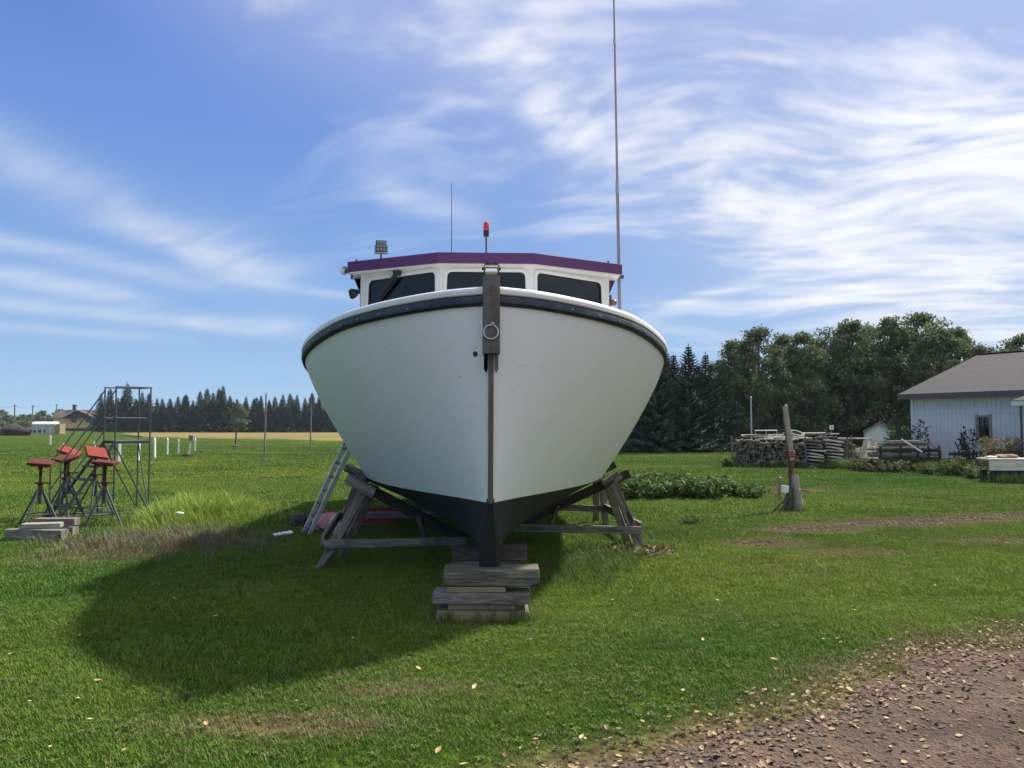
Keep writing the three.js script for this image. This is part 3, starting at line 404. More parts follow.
// ------------------------------------------------------------------ wooden cradles on both sides
function cradle(side, zs, foot, label) { // side -1 left, 1 right in the picture
  const t = thing('boat_cradle', label, 'boat cradle', [axisX(zs[0]), 0, zs[0]], 0, 'wooden cradles holding the hull');
  zs.forEach((zw, k) => {
    const z = zw - zs[0], ax = axisX(zw) - axisX(zs[0]), s = -zw - 6.6, b = bw(Math.max(s, 0.5)); const X = (v) => ax + side * v;
    const yG = groundY(axisX(zw) + side * foot[k], zw);
    const chineY = WL - 0.01, inner = 0.14, yi = garboard(s) - 0.04, slope = (chineY - yi) / (b - inner), out = b + 0.34;
    const off = 0.095; // half thickness of the bearer, below the hull's bottom
    const bearerY = (v) => yi + (v - inner) * slope - off * 1.35;
    mesh('bearer', plank([X(inner + 0.1), bearerY(inner + 0.1), z], [X(out), bearerY(out), z], 0.115, 0.05, [0, 1, 0]), M.blackWood, t);
    const topV = b + 0.10, ly = bearerY(topV) + 0.05;
    mesh('leg', plank([X(foot[k]), yG - 0.03, z + 0.055], [X(topV), ly, z + 0.055], 0.105, 0.055, [0, 0, 1].map((v, i) => i === 2 ? 0 : i === 0 ? 1 : v)), M.greyWood, t);
    mesh('leg', plank([X(foot[k] - 0.09), yG - 0.03, z - 0.62], [X(topV - 0.06), ly - 0.03, z - 0.10], 0.10, 0.05, [1, 0, 0]), M.greyWood, t);
    const sy = k ? 0.28 : 0.27;
    mesh('sill', plank([X(0.22), sy + 0.04, z + 0.115], [X(foot[k] - (foot[k] - topV) * 0.27 + 0.07), sy, z + 0.112], 0.095, 0.045), M.greyWood, t);
    mesh('stub', plank([X(topV - 0.10), ly - 0.10, z + 0.118], [X(topV + (side < 0 ? 0.22 : 0.10)), ly + (side < 0 ? 0.075 : 0.05), z + 0.118], 0.115, 0.06), M.greyWood, t);
    mesh('prop', plank([X(b * 0.55), sy + 0.03, z + 0.02], [X(b * 0.62), bearerY(b * 0.62), z + 0.02], 0.07, 0.045, [0, 0, 1]), M.darkWood, t);
  });
  const d = zs[1] - zs[0], a1 = axisX(zs[1]) - axisX(zs[0]);
  mesh('brace', plank([side * (foot[0] - 0.02), 0.30, -0.02], [a1 + side * (foot[1] - 0.02), 0.30, d + 0.05], 0.11, 0.045), M.greyWood, t);
  return t;
}
cradle(-1, [-9.15, -11.9], [1.87, 2.12], 'grey timber cradle beside the leaning ladder holding the hull');
cradle(1, [-10.35, -12.9], [2.02, 1.95], 'grey timber cradle with its foot in a heap of dry leaves');

// ------------------------------------------------------------------ ladder and the odds and ends beside it
{
  const a = V(-3.10, 0.0, -12.05), b = V(-2.22, 1.36, -10.75), w = V(0.145, 0, 0.25); const t = thing('ladder', 'aluminium ladder leaning against the left cradle', 'ladder', [a.x, 0, a.z]); const rel = (v) => { const q = v.clone().sub(V(a.x, 0, a.z)); return [q.x, q.y, q.z]; };
  for (const k of [0, 1]) { mesh('rail', plank(rel(a.clone().addScaledVector(w, k)), rel(b.clone().addScaledVector(w, k)), 0.058, 0.028, [1, 0, 0]), M.ladder, t); mesh('rubber_foot', rbox(0.09, 0.05, 0.05, 0.01, ...rel(a.clone().addScaledVector(w, k))), M.black, t); mesh('end_cap', rbox(0.05, 0.05, 0.04, 0.01, ...rel(b.clone().addScaledVector(w, k))), M.black, t); }
  for (let i = 0; i < 7; i++) { const p = a.clone().lerp(b, 0.07 + i * 0.145); mesh('rung', tube(rel(p), rel(p.clone().add(w)), 0.017, 0.017, 8), M.steel, t); }
}
function crumple(r, sx, sy, sz, seed, amp = 0.3) { const g = new THREE.IcosahedronGeometry(1, 4), p = g.attributes.position; for (let i = 0; i < p.count; i++) { const x = p.getX(i), y = p.getY(i), z = p.getZ(i); const n = 1 + amp * (fbm(x * 2.2 + seed, y * 2.2 + z * 1.7, 3) - 0.5) * 2 + amp * 0.4 * (fbm(z * 5 + seed, x * 5 + y * 3, 2) - 0.5); p.setXYZ(i, x * n * sx * r, Math.max(y * n * sy * r, -sy * r * 0.6), z * n * sz * r); } g.translate(0, sy * r * 0.58, 0); g.computeVertexNormals(); return g; }
function heap(name, geo, mat, p, turn, label, cat, group) { const m = solo(name, geo, mat, label, cat, group); m.position.set(...p); m.rotation.y = turn; return m; }
{
  const cloth = (r, g, b) => std({ color: lin(r, g, b), map: speck, roughness: 0.8, side: THREE.DoubleSide });
  heap('plastic_bag', crumple(0.24, 1.3, 0.7, 0.9, 4), cloth(0.62, 0.26, 0.27), [-2.72, 0, -12.4], 0.3, 'crumpled pink plastic bag on the grass beside the ladder', 'bag');
  heap('plastic_bag', crumple(0.17, 1.0, 1.1, 0.9, 9), cloth(0.52, 0.05, 0.05), [-2.98, 0, -12.75], 1.2, 'red plastic bag on the grass behind the ladder', 'bag');
  heap('plastic_bag', crumple(0.21, 1.2, 0.8, 0.9, 14), cloth(0.72, 0.68, 0.68), [-2.55, 0, -12.05], 2.2, 'pale bag between the ladder and the left cradle', 'bag');
  heap('plastic_bag', crumple(0.12, 1.1, 1.1, 0.9, 21), cloth(0.05, 0.05, 0.055), [-3.35, 0, -12.8], 0.7, 'dark bag left of the ladder foot', 'bag');
  { const f = thing('marker_buoy', 'small orange buoy on the grass behind the pink bag', 'buoy', [-2.62, 0, -13.1], 0.6); mesh('float_body', new THREE.LatheGeometry([[0.001, 0], [0.09, 0.02], [0.13, 0.09], [0.13, 0.2], [0.08, 0.3], [0.03, 0.33], [0.001, 0.33]].map(([x, y]) => new THREE.Vector2(x, y)), 20), cloth(0.75, 0.20, 0.04), f); mesh('eye', new THREE.TorusGeometry(0.03, 0.01, 6, 14).translate(0, 0.35, 0), cloth(0.75, 0.20, 0.04), f); }
  { const m = solo('white_board', rbox(0.27, 0.025, 0.14, 0.006), M.white, 'flat white board lying on the grass left of the ladder', 'board'); m.position.set(-3.32, 0.03, -11.75); m.rotation.set(0.05, 0.5, 0.08); }
  { const c = thing('red_crate', 'open red plastic crate on the grass behind the left cradle', 'crate', [-2.22, 0, -13.1], 0.2); const W = 0.62, D = 0.4, H = 0.26; mesh('crate_base', rbox(W, 0.02, D, 0.005, 0, 0.012, 0), M.redPaint, c); for (const s of [-1, 1]) { for (const y of [0.06, 0.13, 0.22]) { mesh('slat', rbox(W, 0.045, 0.014, 0.004, 0, y, s * D / 2), M.redPaint, c); mesh('slat', rbox(0.014, 0.045, D, 0.004, s * W / 2, y, 0), M.redPaint, c); } for (const q of [-1, 1]) mesh('corner_post', rbox(0.03, H, 0.03, 0.005, s * W / 2, H / 2, q * D / 2), M.redPaint, c); } }
}
console.log('cradle done');

// ------------------------------------------------------------------ jack stands on the left
function jack(x, z, turn, h, tiltX, tiltZ, padMat, label) {
  const t = thing('jack_stand', label, 'jack stand', [x, groundY(x, z), z], turn, 'jack stands with red pads'); const apex = h * 0.60;
  for (let k = 0; k < 4; k++) { const a = k * PI / 2 + 0.4, c = Math.cos(a), s = Math.sin(a); mesh('leg', [tube([c * 0.36, 0, s * 0.36], [c * 0.04, apex, s * 0.04], 0.017, 0.015, 8), rbox(0.06, 0.02, 0.06, 0.004, c * 0.365, 0.01, s * 0.365)], M.paintGrey, t); }
  for (let k = 0; k < 4; k++) { const a = k * PI / 2 + 0.4, b = a + PI / 2, r = 0.25; mesh('brace', tube([Math.cos(a) * r, apex * 0.34, Math.sin(a) * r], [Math.cos(b) * r, apex * 0.34, Math.sin(b) * r], 0.009, 0.009, 6), M.paintGrey, t); }
  mesh('sleeve', tube([0, apex * 0.62, 0], [0, apex + 0.06, 0], 0.036, 0.036, 12), M.paintGrey, t);
  mesh('screw', tube([0, apex, 0], [0, h - 0.03, 0], 0.021, 0.021, 10), M.rust, t);
  mesh('nut_handle', [rbox(0.24, 0.022, 0.03, 0.005, 0.04, apex + 0.10, 0), new THREE.CylinderGeometry(0.042, 0.042, 0.05, 8).translate(0, apex + 0.09, 0)], M.rust, t);
  const pad = new THREE.Group(); pad.name = 'pad_head'; pad.position.set(0, h, 0); pad.rotation.set(tiltX, 0, tiltZ); t.add(pad);
  mesh('pad', rbox(0.34, 0.05, 0.28, 0.014, 0, 0.03, 0), padMat, pad); mesh('pad_plate', rbox(0.25, 0.016, 0.2, 0.004, 0, -0.005, 0), M.rust, pad); mesh('pad_socket', [tube([0, -0.07, 0], [0, 0, 0], 0.034, 0.03, 10)], M.rust, pad);
  return t;
}
M.padRed = std({ color: lin(0.15, 0.016, 0.013), map: speck, roughness: 0.9 }); M.padOrange = std({ color: lin(0.32, 0.040, 0.022), map: speck, roughness: 0.9 });
jack(-7.50, -12.85, 0.3, 0.98, 0.20, -0.10, M.padRed, 'leftmost jack stand, its dark red pad tipped toward the camera');
jack(-7.58, -13.7, 1.1, 1.02, 0.10, 0.22, M.padRed, 'jack stand with low dark pad beside the orange tipped pad');
jack(-7.80, -14.2, 0.2, 1.12, 0.28, -0.38, M.padOrange, 'jack stand with bright orange pad tipped down to the right');
jack(-7.02, -13.6, 0.7, 1.12, 0.62, -0.22, M.padOrange, 'jack stand with red pad tipped steeply forward by the metal stairs');
jack(-6.50, -12.9, 0.1, 0.98, 0.06, -0.10, M.padRed, 'rightmost jack stand with flat red pad in front of the metal stairs');
{
  const g = 'grey timbers below the jack stands';
  timber('grey_timber', 0.46, 0.15, 0.17, -6.83, 0.0, -11.35, 0.05, M.greyWood, 'grey timber lying lowest at the left end of the pile', 'timber', g);
  timber('grey_timber', 0.38, 0.15, 0.17, -6.40, 0.0, -11.28, -0.12, M.greyWood, 'short grey timber lowest at the right end of the pile', 'timber', g);
  timber('grey_timber', 0.66, 0.13, 0.20, -6.70, 0.0, -11.80, 0.08, M.greyWood, 'long grey timber on the grass behind the lowest pair', 'timber', g);
  timber('grey_timber', 0.50, 0.07, 0.20, -6.62, 0.152, -11.42, 0.25, M.paleGrey, 'pale plank laid across the lower timbers', 'timber', g);
  timber('grey_timber', 0.60, 0.11, 0.18, -6.66, 0.132, -11.85, 0.02, M.greyWood, 'grey beam at the back on top of the timber pile', 'timber', g);
}
{ // rolling metal stairs
  const t = thing('metal_stairs', 'tall grey metal rolling stairs with handrails behind the jack stands', 'stairs', [-6.88, 0, -14.4], -2.32); // local +x runs down the flight
  const w = 0.25, H = 1.30, top = 2.27, run = 0.85;
  const post = (x, z, y) => mesh('post', tube([x, 0, z], [x, y, z], 0.014, 0.014, 8), M.steel, t);
  for (const z of [-w, w]) { post(-0.3, z, top); post(0.3, z, top); mesh('guard_rail', tube([-0.3, H + 0.42, z], [0.3, H + 0.42, z], 0.012, 0.012, 8), M.steel, t); mesh('top_rail', tube([-0.32, top, z], [0.3, top, z], 0.013, 0.013, 8), M.steel, t);
    mesh('platform_edge', rbox(0.62, 0.05, 0.03, 0.005, 0, H, z), M.steel, t); mesh('stringer', plank([0.3, H, z], [0.3 + run, 0.06, z], 0.05, 0.03, [0, 0, 1].map((v, i) => i === 1 ? 1 : 0)), M.steel, t);
    mesh('handrail', tube([0.3, top - 0.05, z], [0.3 + run, 0.95, z], 0.012, 0.012, 8), M.steel, t); mesh('handrail_post', tube([0.3 + run, 0.05, z], [0.3 + run, 0.95, z], 0.012, 0.012, 8), M.steel, t);
    mesh('diagonal_brace', tube([-0.3, 0.08, z], [0.3, H - 0.05, z], 0.014, 0.014, 8), M.steel, t); mesh('base_rail', tube([-0.3, 0.07, z], [0.3 + run, 0.07, z], 0.013, 0.013, 8), M.steel, t); mesh('mid_handrail', tube([0.3, top - 0.5, z], [0.3 + run, 0.50, z], 0.011, 0.011, 8), M.steel, t); }
  mesh('back_rail', [tube([-0.3, H + 0.42, -w], [-0.3, H + 0.42, w], 0.012, 0.012, 8)], M.galvanised, t); mesh('back_rail', tube([-0.3, top, -w], [-0.3, top, w], 0.012, 0.012, 8), M.steel, t); mesh('cross_brace', tube([-0.3, 0.07, -w], [-0.3, H, w], 0.012, 0.012, 8), M.steel, t); mesh('base_rail', tube([-0.3, 0.07, -w], [-0.3, 0.07, w], 0.013, 0.013, 8), M.steel, t);
  mesh('platform', [rbox(0.6, 0.02, 2 * w, 0.004, 0, H + 0.02, 0)], M.steel, t);
  for (let k = 1; k <= 5; k++) { const f = k / 6; mesh('tread', rbox(0.17, 0.025, 2 * w - 0.03, 0.005, 0.3 + run * f, H * (1 - f) + 0.02, 0), M.paintGrey, t); }
  for (const [x, z] of [[-0.3, w], [-0.3, -w], [0.3 + run, w], [0.3 + run, -w]]) mesh('castor', new THREE.CylinderGeometry(0.05, 0.05, 0.03, 14).rotateX(PI / 2).translate(x, 0.05, z + 0.04), M.black, t);
}
console.log('stands done');

// ------------------------------------------------------------------ foliage
class Soup { constructor() { this.p = []; this.c = []; this.n = []; }
  tri(a, b, c, col, n) { this.p.push(...a, ...b, ...c); for (let k = 0; k < 3; k++) { this.c.push(...col); } if (n) for (let k = 0; k < 3; k++) this.n.push(...n); }
  leaf(x, y, z, l, w, R, col) { // a folded diamond, any way round
    const a = R() * 6.283, t = Math.acos(2 * R() - 1), d = [Math.sin(t) * Math.cos(a), Math.cos(t), Math.sin(t) * Math.sin(a)]; const b = R() * 6.283; let e = [Math.cos(b), 0.4 * (R() - 0.5), Math.sin(b)]; const s = e[0] * d[0] + e[1] * d[1] + e[2] * d[2]; e = e.map((v, k) => v - s * d[k]); const m = Math.hypot(...e) || 1; e = e.map((v) => v / m * w);
    const A = [x - d[0] * l, y - d[1] * l, z - d[2] * l], B = [x + d[0] * l, y + d[1] * l, z + d[2] * l]; this.tri(A, [x + e[0], y + e[1], z + e[2]], B, col); this.tri(A, B, [x - e[0], y - e[1], z - e[2]], col); }
  geo() { const g = new THREE.BufferGeometry(); g.setAttribute('position', new THREE.Float32BufferAttribute(this.p, 3)); g.setAttribute('color', new THREE.Float32BufferAttribute(this.c, 3)); g.computeVertexNormals(); return g; } }
const leafMat = new THREE.MeshPhysicalMaterial({ vertexColors: true, roughness: 0.85, side: THREE.DoubleSide, transmission: 0.35, thickness: 0, specularIntensity: 0.3 });
const needleMat = std({ vertexColors: true, roughness: 0.9, side: THREE.DoubleSide });
const barkTex = texture(128, 256, (x, y) => { const g = tnoise(x * 24, y * 10, 240) * 0.5 + tf(x, y, 8, 4) * 0.6; return [0.30 + 0.3 * g, 0.27 + 0.27 * g, 0.24 + 0.24 * g]; }); M.bark = std({ map: barkTex, color: lin(0.7, 0.7, 0.7), roughness: 1 });
function broadleaf(seed, H, W, clumps, per, size, base) { // -> { trunk, crown } geometries, H high, about W wide
  const R = rng(seed), wood = [], S = new Soup(); const lean = (R() - 0.5) * 0.06 * H, tr = 0.018 * H;
  wood.push(path([[0, -0.1, 0], [lean * 0.3, H * 0.3, 0.1], [lean * 0.8, H * 0.6, -0.05], [lean, H * 0.88, 0]], tr * 0.62, 10, 7));
  const centres = []; for (let i = 0; i < clumps; i++) { const f = Math.pow(R(), 0.8), y = H * (base + (1.0 - base) * f), prof = Math.pow(Math.sin(PI * clamp(0.12 + 0.86 * f)), 0.65), a = R() * 6.283, r = W * 0.5 * prof * Math.sqrt(0.18 + 0.82 * R()) * (0.72 + 0.42 * fbm(Math.cos(a) * 1.3 + seed, f * 3 + Math.sin(a) * 1.3, 2)); centres.push([lean * f + Math.cos(a) * r, y - 0.02 * H, Math.sin(a) * r, f]); }
  centres.forEach(([x, y, z], i) => { if (i % 2 === 0) { const y0 = Math.max(H * base * 0.7, y - Math.hypot(x, z) * 0.9 - 0.3); wood.push(path([[lean * y0 / H, y0, 0], [x * 0.55, lerp(y0, y, 0.6), z * 0.55], [x, y, z]], 0.0035 * H, 5, 5)); } });
  for (const [x, y, z] of centres) { const cr = W * (0.07 + 0.08 * R()), n = per * (0.5 + R()), tint = 0.8 + 0.4 * R(), warm = R(); for (let k = 0; k < n; k++) { const a = R() * 6.283, u = 2 * R() - 1, r = cr * Math.pow(R(), 0.45), q = Math.sqrt(1 - u * u), v = tint * (0.75 + 0.5 * R()); S.leaf(x + Math.cos(a) * q * r * 1.15, y + u * r * 0.8, z + Math.sin(a) * q * r * 1.15, size * (0.6 + 0.7 * R()), size * (0.35 + 0.3 * R()), R, [(0.122 + 0.034 * warm) * v, (0.170 + 0.014 * warm) * v, (0.072 + 0.012 * R()) * v]); } }
  return { trunk: merge(wood), crown: S.geo() };
}
function spruce(seed, H, W, tiers, rays, size, col) {
  const R = rng(seed), S = new Soup(), wood = [new THREE.CylinderGeometry(0.006 * H, 0.02 * H, H * 0.98, 7).translate(0, H * 0.48, 0)];
  for (let t = 0; t < tiers; t++) { const f = t / tiers, y = H * (0.06 + 0.93 * f), L = W * 0.5 * (1 - f) ** 0.95 * (0.72 + 0.42 * R()) + 0.012 * W, n = Math.max(4, Math.round(rays * (1 - f * 0.6)));
    const sz = size; size = sz * (1 - 0.55 * f); for (let k = 0; k < n; k++) { const a = k / n * 6.283 + R() * 0.9, l = L * (0.65 + 0.5 * R()), up = -0.28 + 0.55 * f + (R() - 0.5) * 0.15, ca = Math.cos(a), sa = Math.sin(a); const steps = Math.max(2, Math.ceil(l / (size * 0.9)));
      for (let i = 0; i <= steps; i++) { const g = i / steps, r = l * g, yy = y + up * r * 0.9 + 0.22 * r * g * g; const v = 0.65 + 0.7 * R(), c = col.map((q) => q * v);
        for (const sd of [-1, 1]) { const b = a + sd * (0.55 + 0.3 * R()), q = size * (1.15 - 0.55 * g) * (0.7 + 0.6 * R()), ex = ca * r + Math.cos(b) * q * 1.6, ez = sa * r + Math.sin(b) * q * 1.6, ey = yy - q * 0.35 * R(); const wv = size * 0.26; S.tri([ca * r - sa * wv, yy + wv * (R() - 0.3), sa * r + ca * wv], [ex, ey, ez], [ca * r + sa * wv, yy - wv * R(), sa * r - ca * wv], c); S.tri([ca * r, yy + wv, sa * r], [ex, ey - q * 0.3, ez], [ca * r * 1.04, yy - wv * 1.6, sa * r * 1.04], c); } } } size = sz; }
  const c0 = col.map((v) => v * 1.1); for (let k = 0; k < 8; k++) S.leaf(0, H * (0.955 + 0.008 * k), 0, size * 0.5, size * 0.12, R, c0);
  return { trunk: merge(wood), crown: S.geo() };
}
function plant(kind, src, mat, x, z, sc, turn, label, category, group, sy = sc) { const t = thing(kind, label, category, [x, groundY(x, z) - 0.02, z], turn, group); t.scale.set(sc, sy, sc); if (src.trunk) mesh(kind.includes('tree') || kind.includes('spruce') ? 'trunk' : 'stem', src.trunk, M.bark, t); mesh(kind.includes('tree') || kind.includes('spruce') ? 'crown' : 'foliage', src.crown, mat, t); return t; }
const needle = [0.032, 0.054, 0.027], needleFar = needle;
{
  const R = rng(77); // far spruce row on the left
  const kinds = [1, 2, 3, 4, 5].map((k) => spruce(100 + k, 10, 5.0 + 0.5 * (k % 3), 32, 15, 0.42, needleFar));
  const tops = [[101, 393], [110, 388], [118, 397], [127, 383], [136, 398], [142, 392], [149, 393], [157, 398], [163, 404], [170, 398], [178, 396], [186, 394], [193, 400], [200, 391], [207, 388], [213, 392], [219, 388], [223, 385], [230, 395], [237, 398], [246, 396], [254, 398], [261, 395], [269, 399], [275, 396], [283, 394], [290, 393], [297, 394], [305, 397], [312, 392], [319, 395], [327, 396], [334, 398], [343, 396], [352, 399]];
  tops.forEach(([px, v], i) => { const d = 176 + 14 * R(), h = 1.6 + (425 - v) * d / 804, sc = h / 10; plant('spruce_tree', kinds[i % 5], needleMat, (px - 512) / 804 * d, -d, sc * (0.95 + 0.25 * R()), R() * 6, i === 3 ? 'tallest dark spruce behind the top of the metal stairs' : i === 17 ? 'tallest dark spruce in the middle of the far row' : i === 0 ? 'dark spruce at the left end of the far row beside the yellow house' : 'dark spruce in the far row beyond the hay field', 'tree', 'far spruce row', sc); });
  for (let i = 0; i < 22; i++) { const px = 98 + i * 12 + R() * 6, d = 196 + 14 * R(), h = 6.5 + 2.5 * R(); plant('spruce_tree', kinds[(i * 3) % 5], needleMat, (px - 512) / 804 * d, -d, h / 10 * 1.3, R() * 6, 'dark spruce in the back of the far row beyond the hay field', 'tree', 'far spruces, back rank', h / 10); }
  const bl = broadleaf(41, 6, 4.6, 60, 60, 0.20, 0.12); plant('leafy_tree', bl, leafMat, -58.5, -172, 1.05, 0.4, 'rounder green leafy tree in front of the far spruce row', 'tree');
  const low = [7, 8, 9].map((k) => broadleaf(400 + k, 6, 7.5, 46, 40, 0.42, 0.05));
  for (let i = 0; i < 12; i++) { const px = -22 + i * 7.4, d = 260 + 30 * R(); plant('leafy_tree', low[i % 3], leafMat, (px - 512) / 804 * d, -d, 0.75 + 0.35 * R(), R() * 6, 'hazy low tree on the horizon left of the yellow house', 'tree', 'trees on the far left horizon'); }
  // tree behind the left edge of the hull
  plant('spruce_tree', spruce(311, 3.4, 2.4, 18, 11, 0.22, needle), needleMat, -7.75, -46, 0.75, 0, 'small spruce showing just left of the hull', 'tree');
}
{
  const R = rng(505); // spruces right of the boat
  const ks = [1, 2, 3].map((k) => spruce(600 + k, 6.4, 4.2, 38, 18, 0.20, needle));
  const spots = [[640, 47, 5.6, 'spruce nearest the hull in the clump right of the boat'], [657, 46, 6.4, 'spruce behind the tip of the hull flare in the right clump'], [674, 48, 5.9, 'narrow spruce second from the hull in the right clump'], [689, 46, 6.2, 'tallest pointed spruce in the clump right of the boat'], [706, 47.5, 5.9, 'spruce just left of the broad leafy trees in the right clump'], [722, 49, 5.2, 'rightmost spruce of the clump right of the boat'], [665, 51, 6.6, 'spruce standing farthest back in the clump right of the boat'], [698, 52, 5.6, 'spruce in the rear of the clump below the leafy crowns']];
  spots.forEach(([px, d, h, l], i) => plant('spruce_tree', ks[i % 3], needleMat, (px - 512) / 804 * d, -d, h / 6.4 * 1.08, R() * 6, l, 'tree', 'spruces right of the boat', h / 6.4));
  const lv = [1, 2, 3, 4, 5].map((k) => broadleaf(800 + k * 7, 9.5, 4.9 + 0.5 * (k % 3), 96, 92, 0.150, 0.14));
  const tops = [[735, 340, 58], [757, 328, 56], [783, 334, 60], [806, 333, 57], [827, 330, 62], [850, 322, 58], [872, 326, 63], [893, 318, 58], [916, 314, 60], [938, 320, 57], [960, 328, 62], [985, 345, 60], [1012, 340, 66], [1032, 334, 62]];
  const where = ['leafy tree at the left end of the wood beside the spruces', 'broad leafy tree second from the left of the wood', 'leafy tree over the left end of the woodpile', 'leafy tree right above the old leaning post', 'leafy tree above the slab stack of the woodpile', 'tall leafy tree with airy top above the middle woodpile', 'leafy tree behind the small white shed, left side', 'tall leafy tree directly above the small white shed', 'tallest leafy tree at the left corner of the barn roof', 'leafy tree rising behind the left slope of the barn roof', 'leafy tree whose crown meets the middle of the barn roof slope', 'small leafy tree just over the barn ridge', 'leafy tree behind the barn ridge near the right edge', 'leafy tree above the barn ridge at the picture edge'];
  tops.forEach(([px, v, d], i) => { const h = 1.6 + (425 - v) * d / 804; plant('leafy_tree', lv[i % 5], leafMat, (px - 512) / 804 * d, -d, h / 9.5 * (0.88 + 0.22 * R()), R() * 6, where[i], 'tree', 'wood behind the woodpile', h / 9.5); });
  for (let i = 0; i < 14; i++) { const px = 715 + i * 19 + R() * 8, d = 67 + 5 * R(), h = 5.4 + 1.6 * R(); plant('leafy_tree', lv[(i * 2 + 1) % 5], leafMat, (px - 512) / 804 * d, -d, 1.05, R() * 6, 'leafy tree deep in the wood behind the front row', 'tree', 'back rank of the wood', h / 9.5); }
  const us = [1, 2].map((k) => broadleaf(900 + k, 2.6, 4.2, 46, 46, 0.13, 0.02)); // undergrowth closing the foot of the wood
  for (let i = 0; i < 20; i++) { const px = 712 + i * 12.5, d = 60 + 4 * R(); plant('undergrowth_bush', us[i % 2], leafMat, (px - 512) / 804 * d, -d, 1.0 + 0.4 * R(), R() * 6, 'dark leafy bush at the foot of the wood', 'bush', 'undergrowth along the wood'); }
}
console.log('trees done');

// ------------------------------------------------------------------ buildings
const barnAt = V(14.95, 0, -30), bE = V(0.5, 0, 0.866), bN = V(0.866, 0, -0.5); // corner, along the wall, into the barn
{
  const t = thing('white_barn', 'long white barn with brown low roof and one small window', 'barn', [barnAt.x, 0, barnAt.z], Math.atan2(-bE.z, bE.x)); // local x along the wall, -z into the barn
  const L = 15, D = 10, H = 2.80, RH = 4.42;
  const sid = texture(512, 512, (x, y) => { const a = tf(x, y, 4, 5), s = tnoise(x * 90, y * 4, 90), b = sstep(0.55, 0.8, tf(x + 0.4, y + 0.2, 10, 3)); const k = 0.86 + 0.10 * a - 0.07 * sstep(0.6, 0.95, s) - 0.04 * b; return [k * 0.985, k, k * 1.0]; });
  M.siding = std({ color: lin(0.92, 0.90, 0.86), map: sid, roughness: 0.65 });
  const win = { x: 2.62, y: 1.10, w: 0.46, h: 0.80 };
  // ribbed siding: one board after the other, each a real strip with a groove between; boards are cut at the window
  const boards = []; const bwid = 0.152; for (let i = 0; i < L / bwid; i++) { const x = i * bwid, c = x + bwid / 2, z = -0.003 + (i % 3) * 0.002; const cut = c > win.x - win.w / 2 - 0.02 && c < win.x + win.w / 2 + 0.02; if (cut) { boards.push(box(bwid - 0.007, win.y, 0.03, c, win.y / 2, z)); boards.push(box(bwid - 0.007, H - win.y - win.h, 0.03, c, (H + win.y + win.h) / 2, z)); } else boards.push(box(bwid - 0.007, H, 0.03, c, H / 2, z)); }
  const wsh = new THREE.Shape(); wsh.moveTo(0, 0); wsh.lineTo(L, 0); wsh.lineTo(L, H); wsh.lineTo(0, H); const ho = new THREE.Path(); ho.moveTo(win.x - win.w / 2, win.y); ho.lineTo(win.x + win.w / 2, win.y); ho.lineTo(win.x + win.w / 2, win.y + win.h); ho.lineTo(win.x - win.w / 2, win.y + win.h); wsh.holes.push(ho);
  const gsh = () => { const s = new THREE.Shape(); s.moveTo(0.0, 0); s.lineTo(D, 0); s.lineTo(D, H); s.lineTo(D / 2, RH - 0.05); s.lineTo(0, H); return s; };
  const wallGeo = [new THREE.ExtrudeGeometry(wsh, { depth: 0.08, bevelEnabled: false }).translate(0, 0, -0.085), box(L, H, 0.1, L / 2, H / 2, -D + 0.05), new THREE.ExtrudeGeometry(gsh(), { depth: 0.1, bevelEnabled: false }).rotateY(PI / 2).translate(0.0, 0, -0.09), new THREE.ExtrudeGeometry(gsh(), { depth: 0.1, bevelEnabled: false }).rotateY(PI / 2).translate(L - 0.1, 0, -0.09)];
  const wall = mesh('wall', wallGeo, M.siding, t); const sidi = mesh('siding_boards', boards, M.siding, wall); sidi.userData.kind = 'stuff'; mesh('corner_board', [rbox(0.12, H, 0.05, 0.005, 0.0, H / 2, 0.03)], M.siding, wall);
  const shin = texture(512, 512, (x, y) => { const r = Math.floor(y * 32), o = (r % 2) * 0.5, c = hash2(Math.floor((x * 24 + o)), r), e = (y * 32) % 1, a = tf(x, y, 5, 5); const k = 0.36 + 0.07 * c + 0.10 * a - 0.05 * (e < 0.12 ? 1 : 0); return [k, k * 0.90, k * 0.88]; });
  M.shingle = std({ map: shin, color: lin(0.26, 0.25, 0.27), roughness: 0.95 });
  const ov = 0.35, sl = Math.hypot(D / 2 + ov, (RH - H) * (D / 2 + ov) / (D / 2)), ang = Math.atan2(RH - H, D / 2);
  const slab = (sign) => { const g = boxUV(new THREE.BoxGeometry(L + 2 * ov, 0.06, sl)); return g.translate(0, 0.03, -sl / 2).rotateX(ang).translate(L / 2, H - Math.tan(ang) * ov, ov); };
  const s1 = slab(), s2 = slab().rotateY(PI).translate(L, 0, -D);
  const roof = mesh('roof', [s1, s2], M.shingle, t);
  M.fascia = std({ color: lin(0.16, 0.125, 0.125), map: speck, roughness: 0.7 });
  mesh('fascia', [rbox(L + 2 * ov, 0.17, 0.03, 0.005, L / 2, H - Math.tan(ang) * ov - 0.05, ov + 0.015)], M.fascia, roof); mesh('soffit', [box(L + 2 * ov, 0.02, ov + 0.02, L / 2, H - 0.11, ov / 2 + 0.005)], M.fascia, roof);
  mesh('ridge_cap', [rbox(L + 2 * ov, 0.03, 0.24, 0.01, L / 2, RH + 0.07, -D / 2)], M.shingle, roof);
  mesh('barge_board', [plank([-ov + 0.02, H - Math.tan(ang) * ov - 0.03, ov], [-ov + 0.02, RH - 0.02, -D / 2], 0.16, 0.03)], M.fascia, roof);
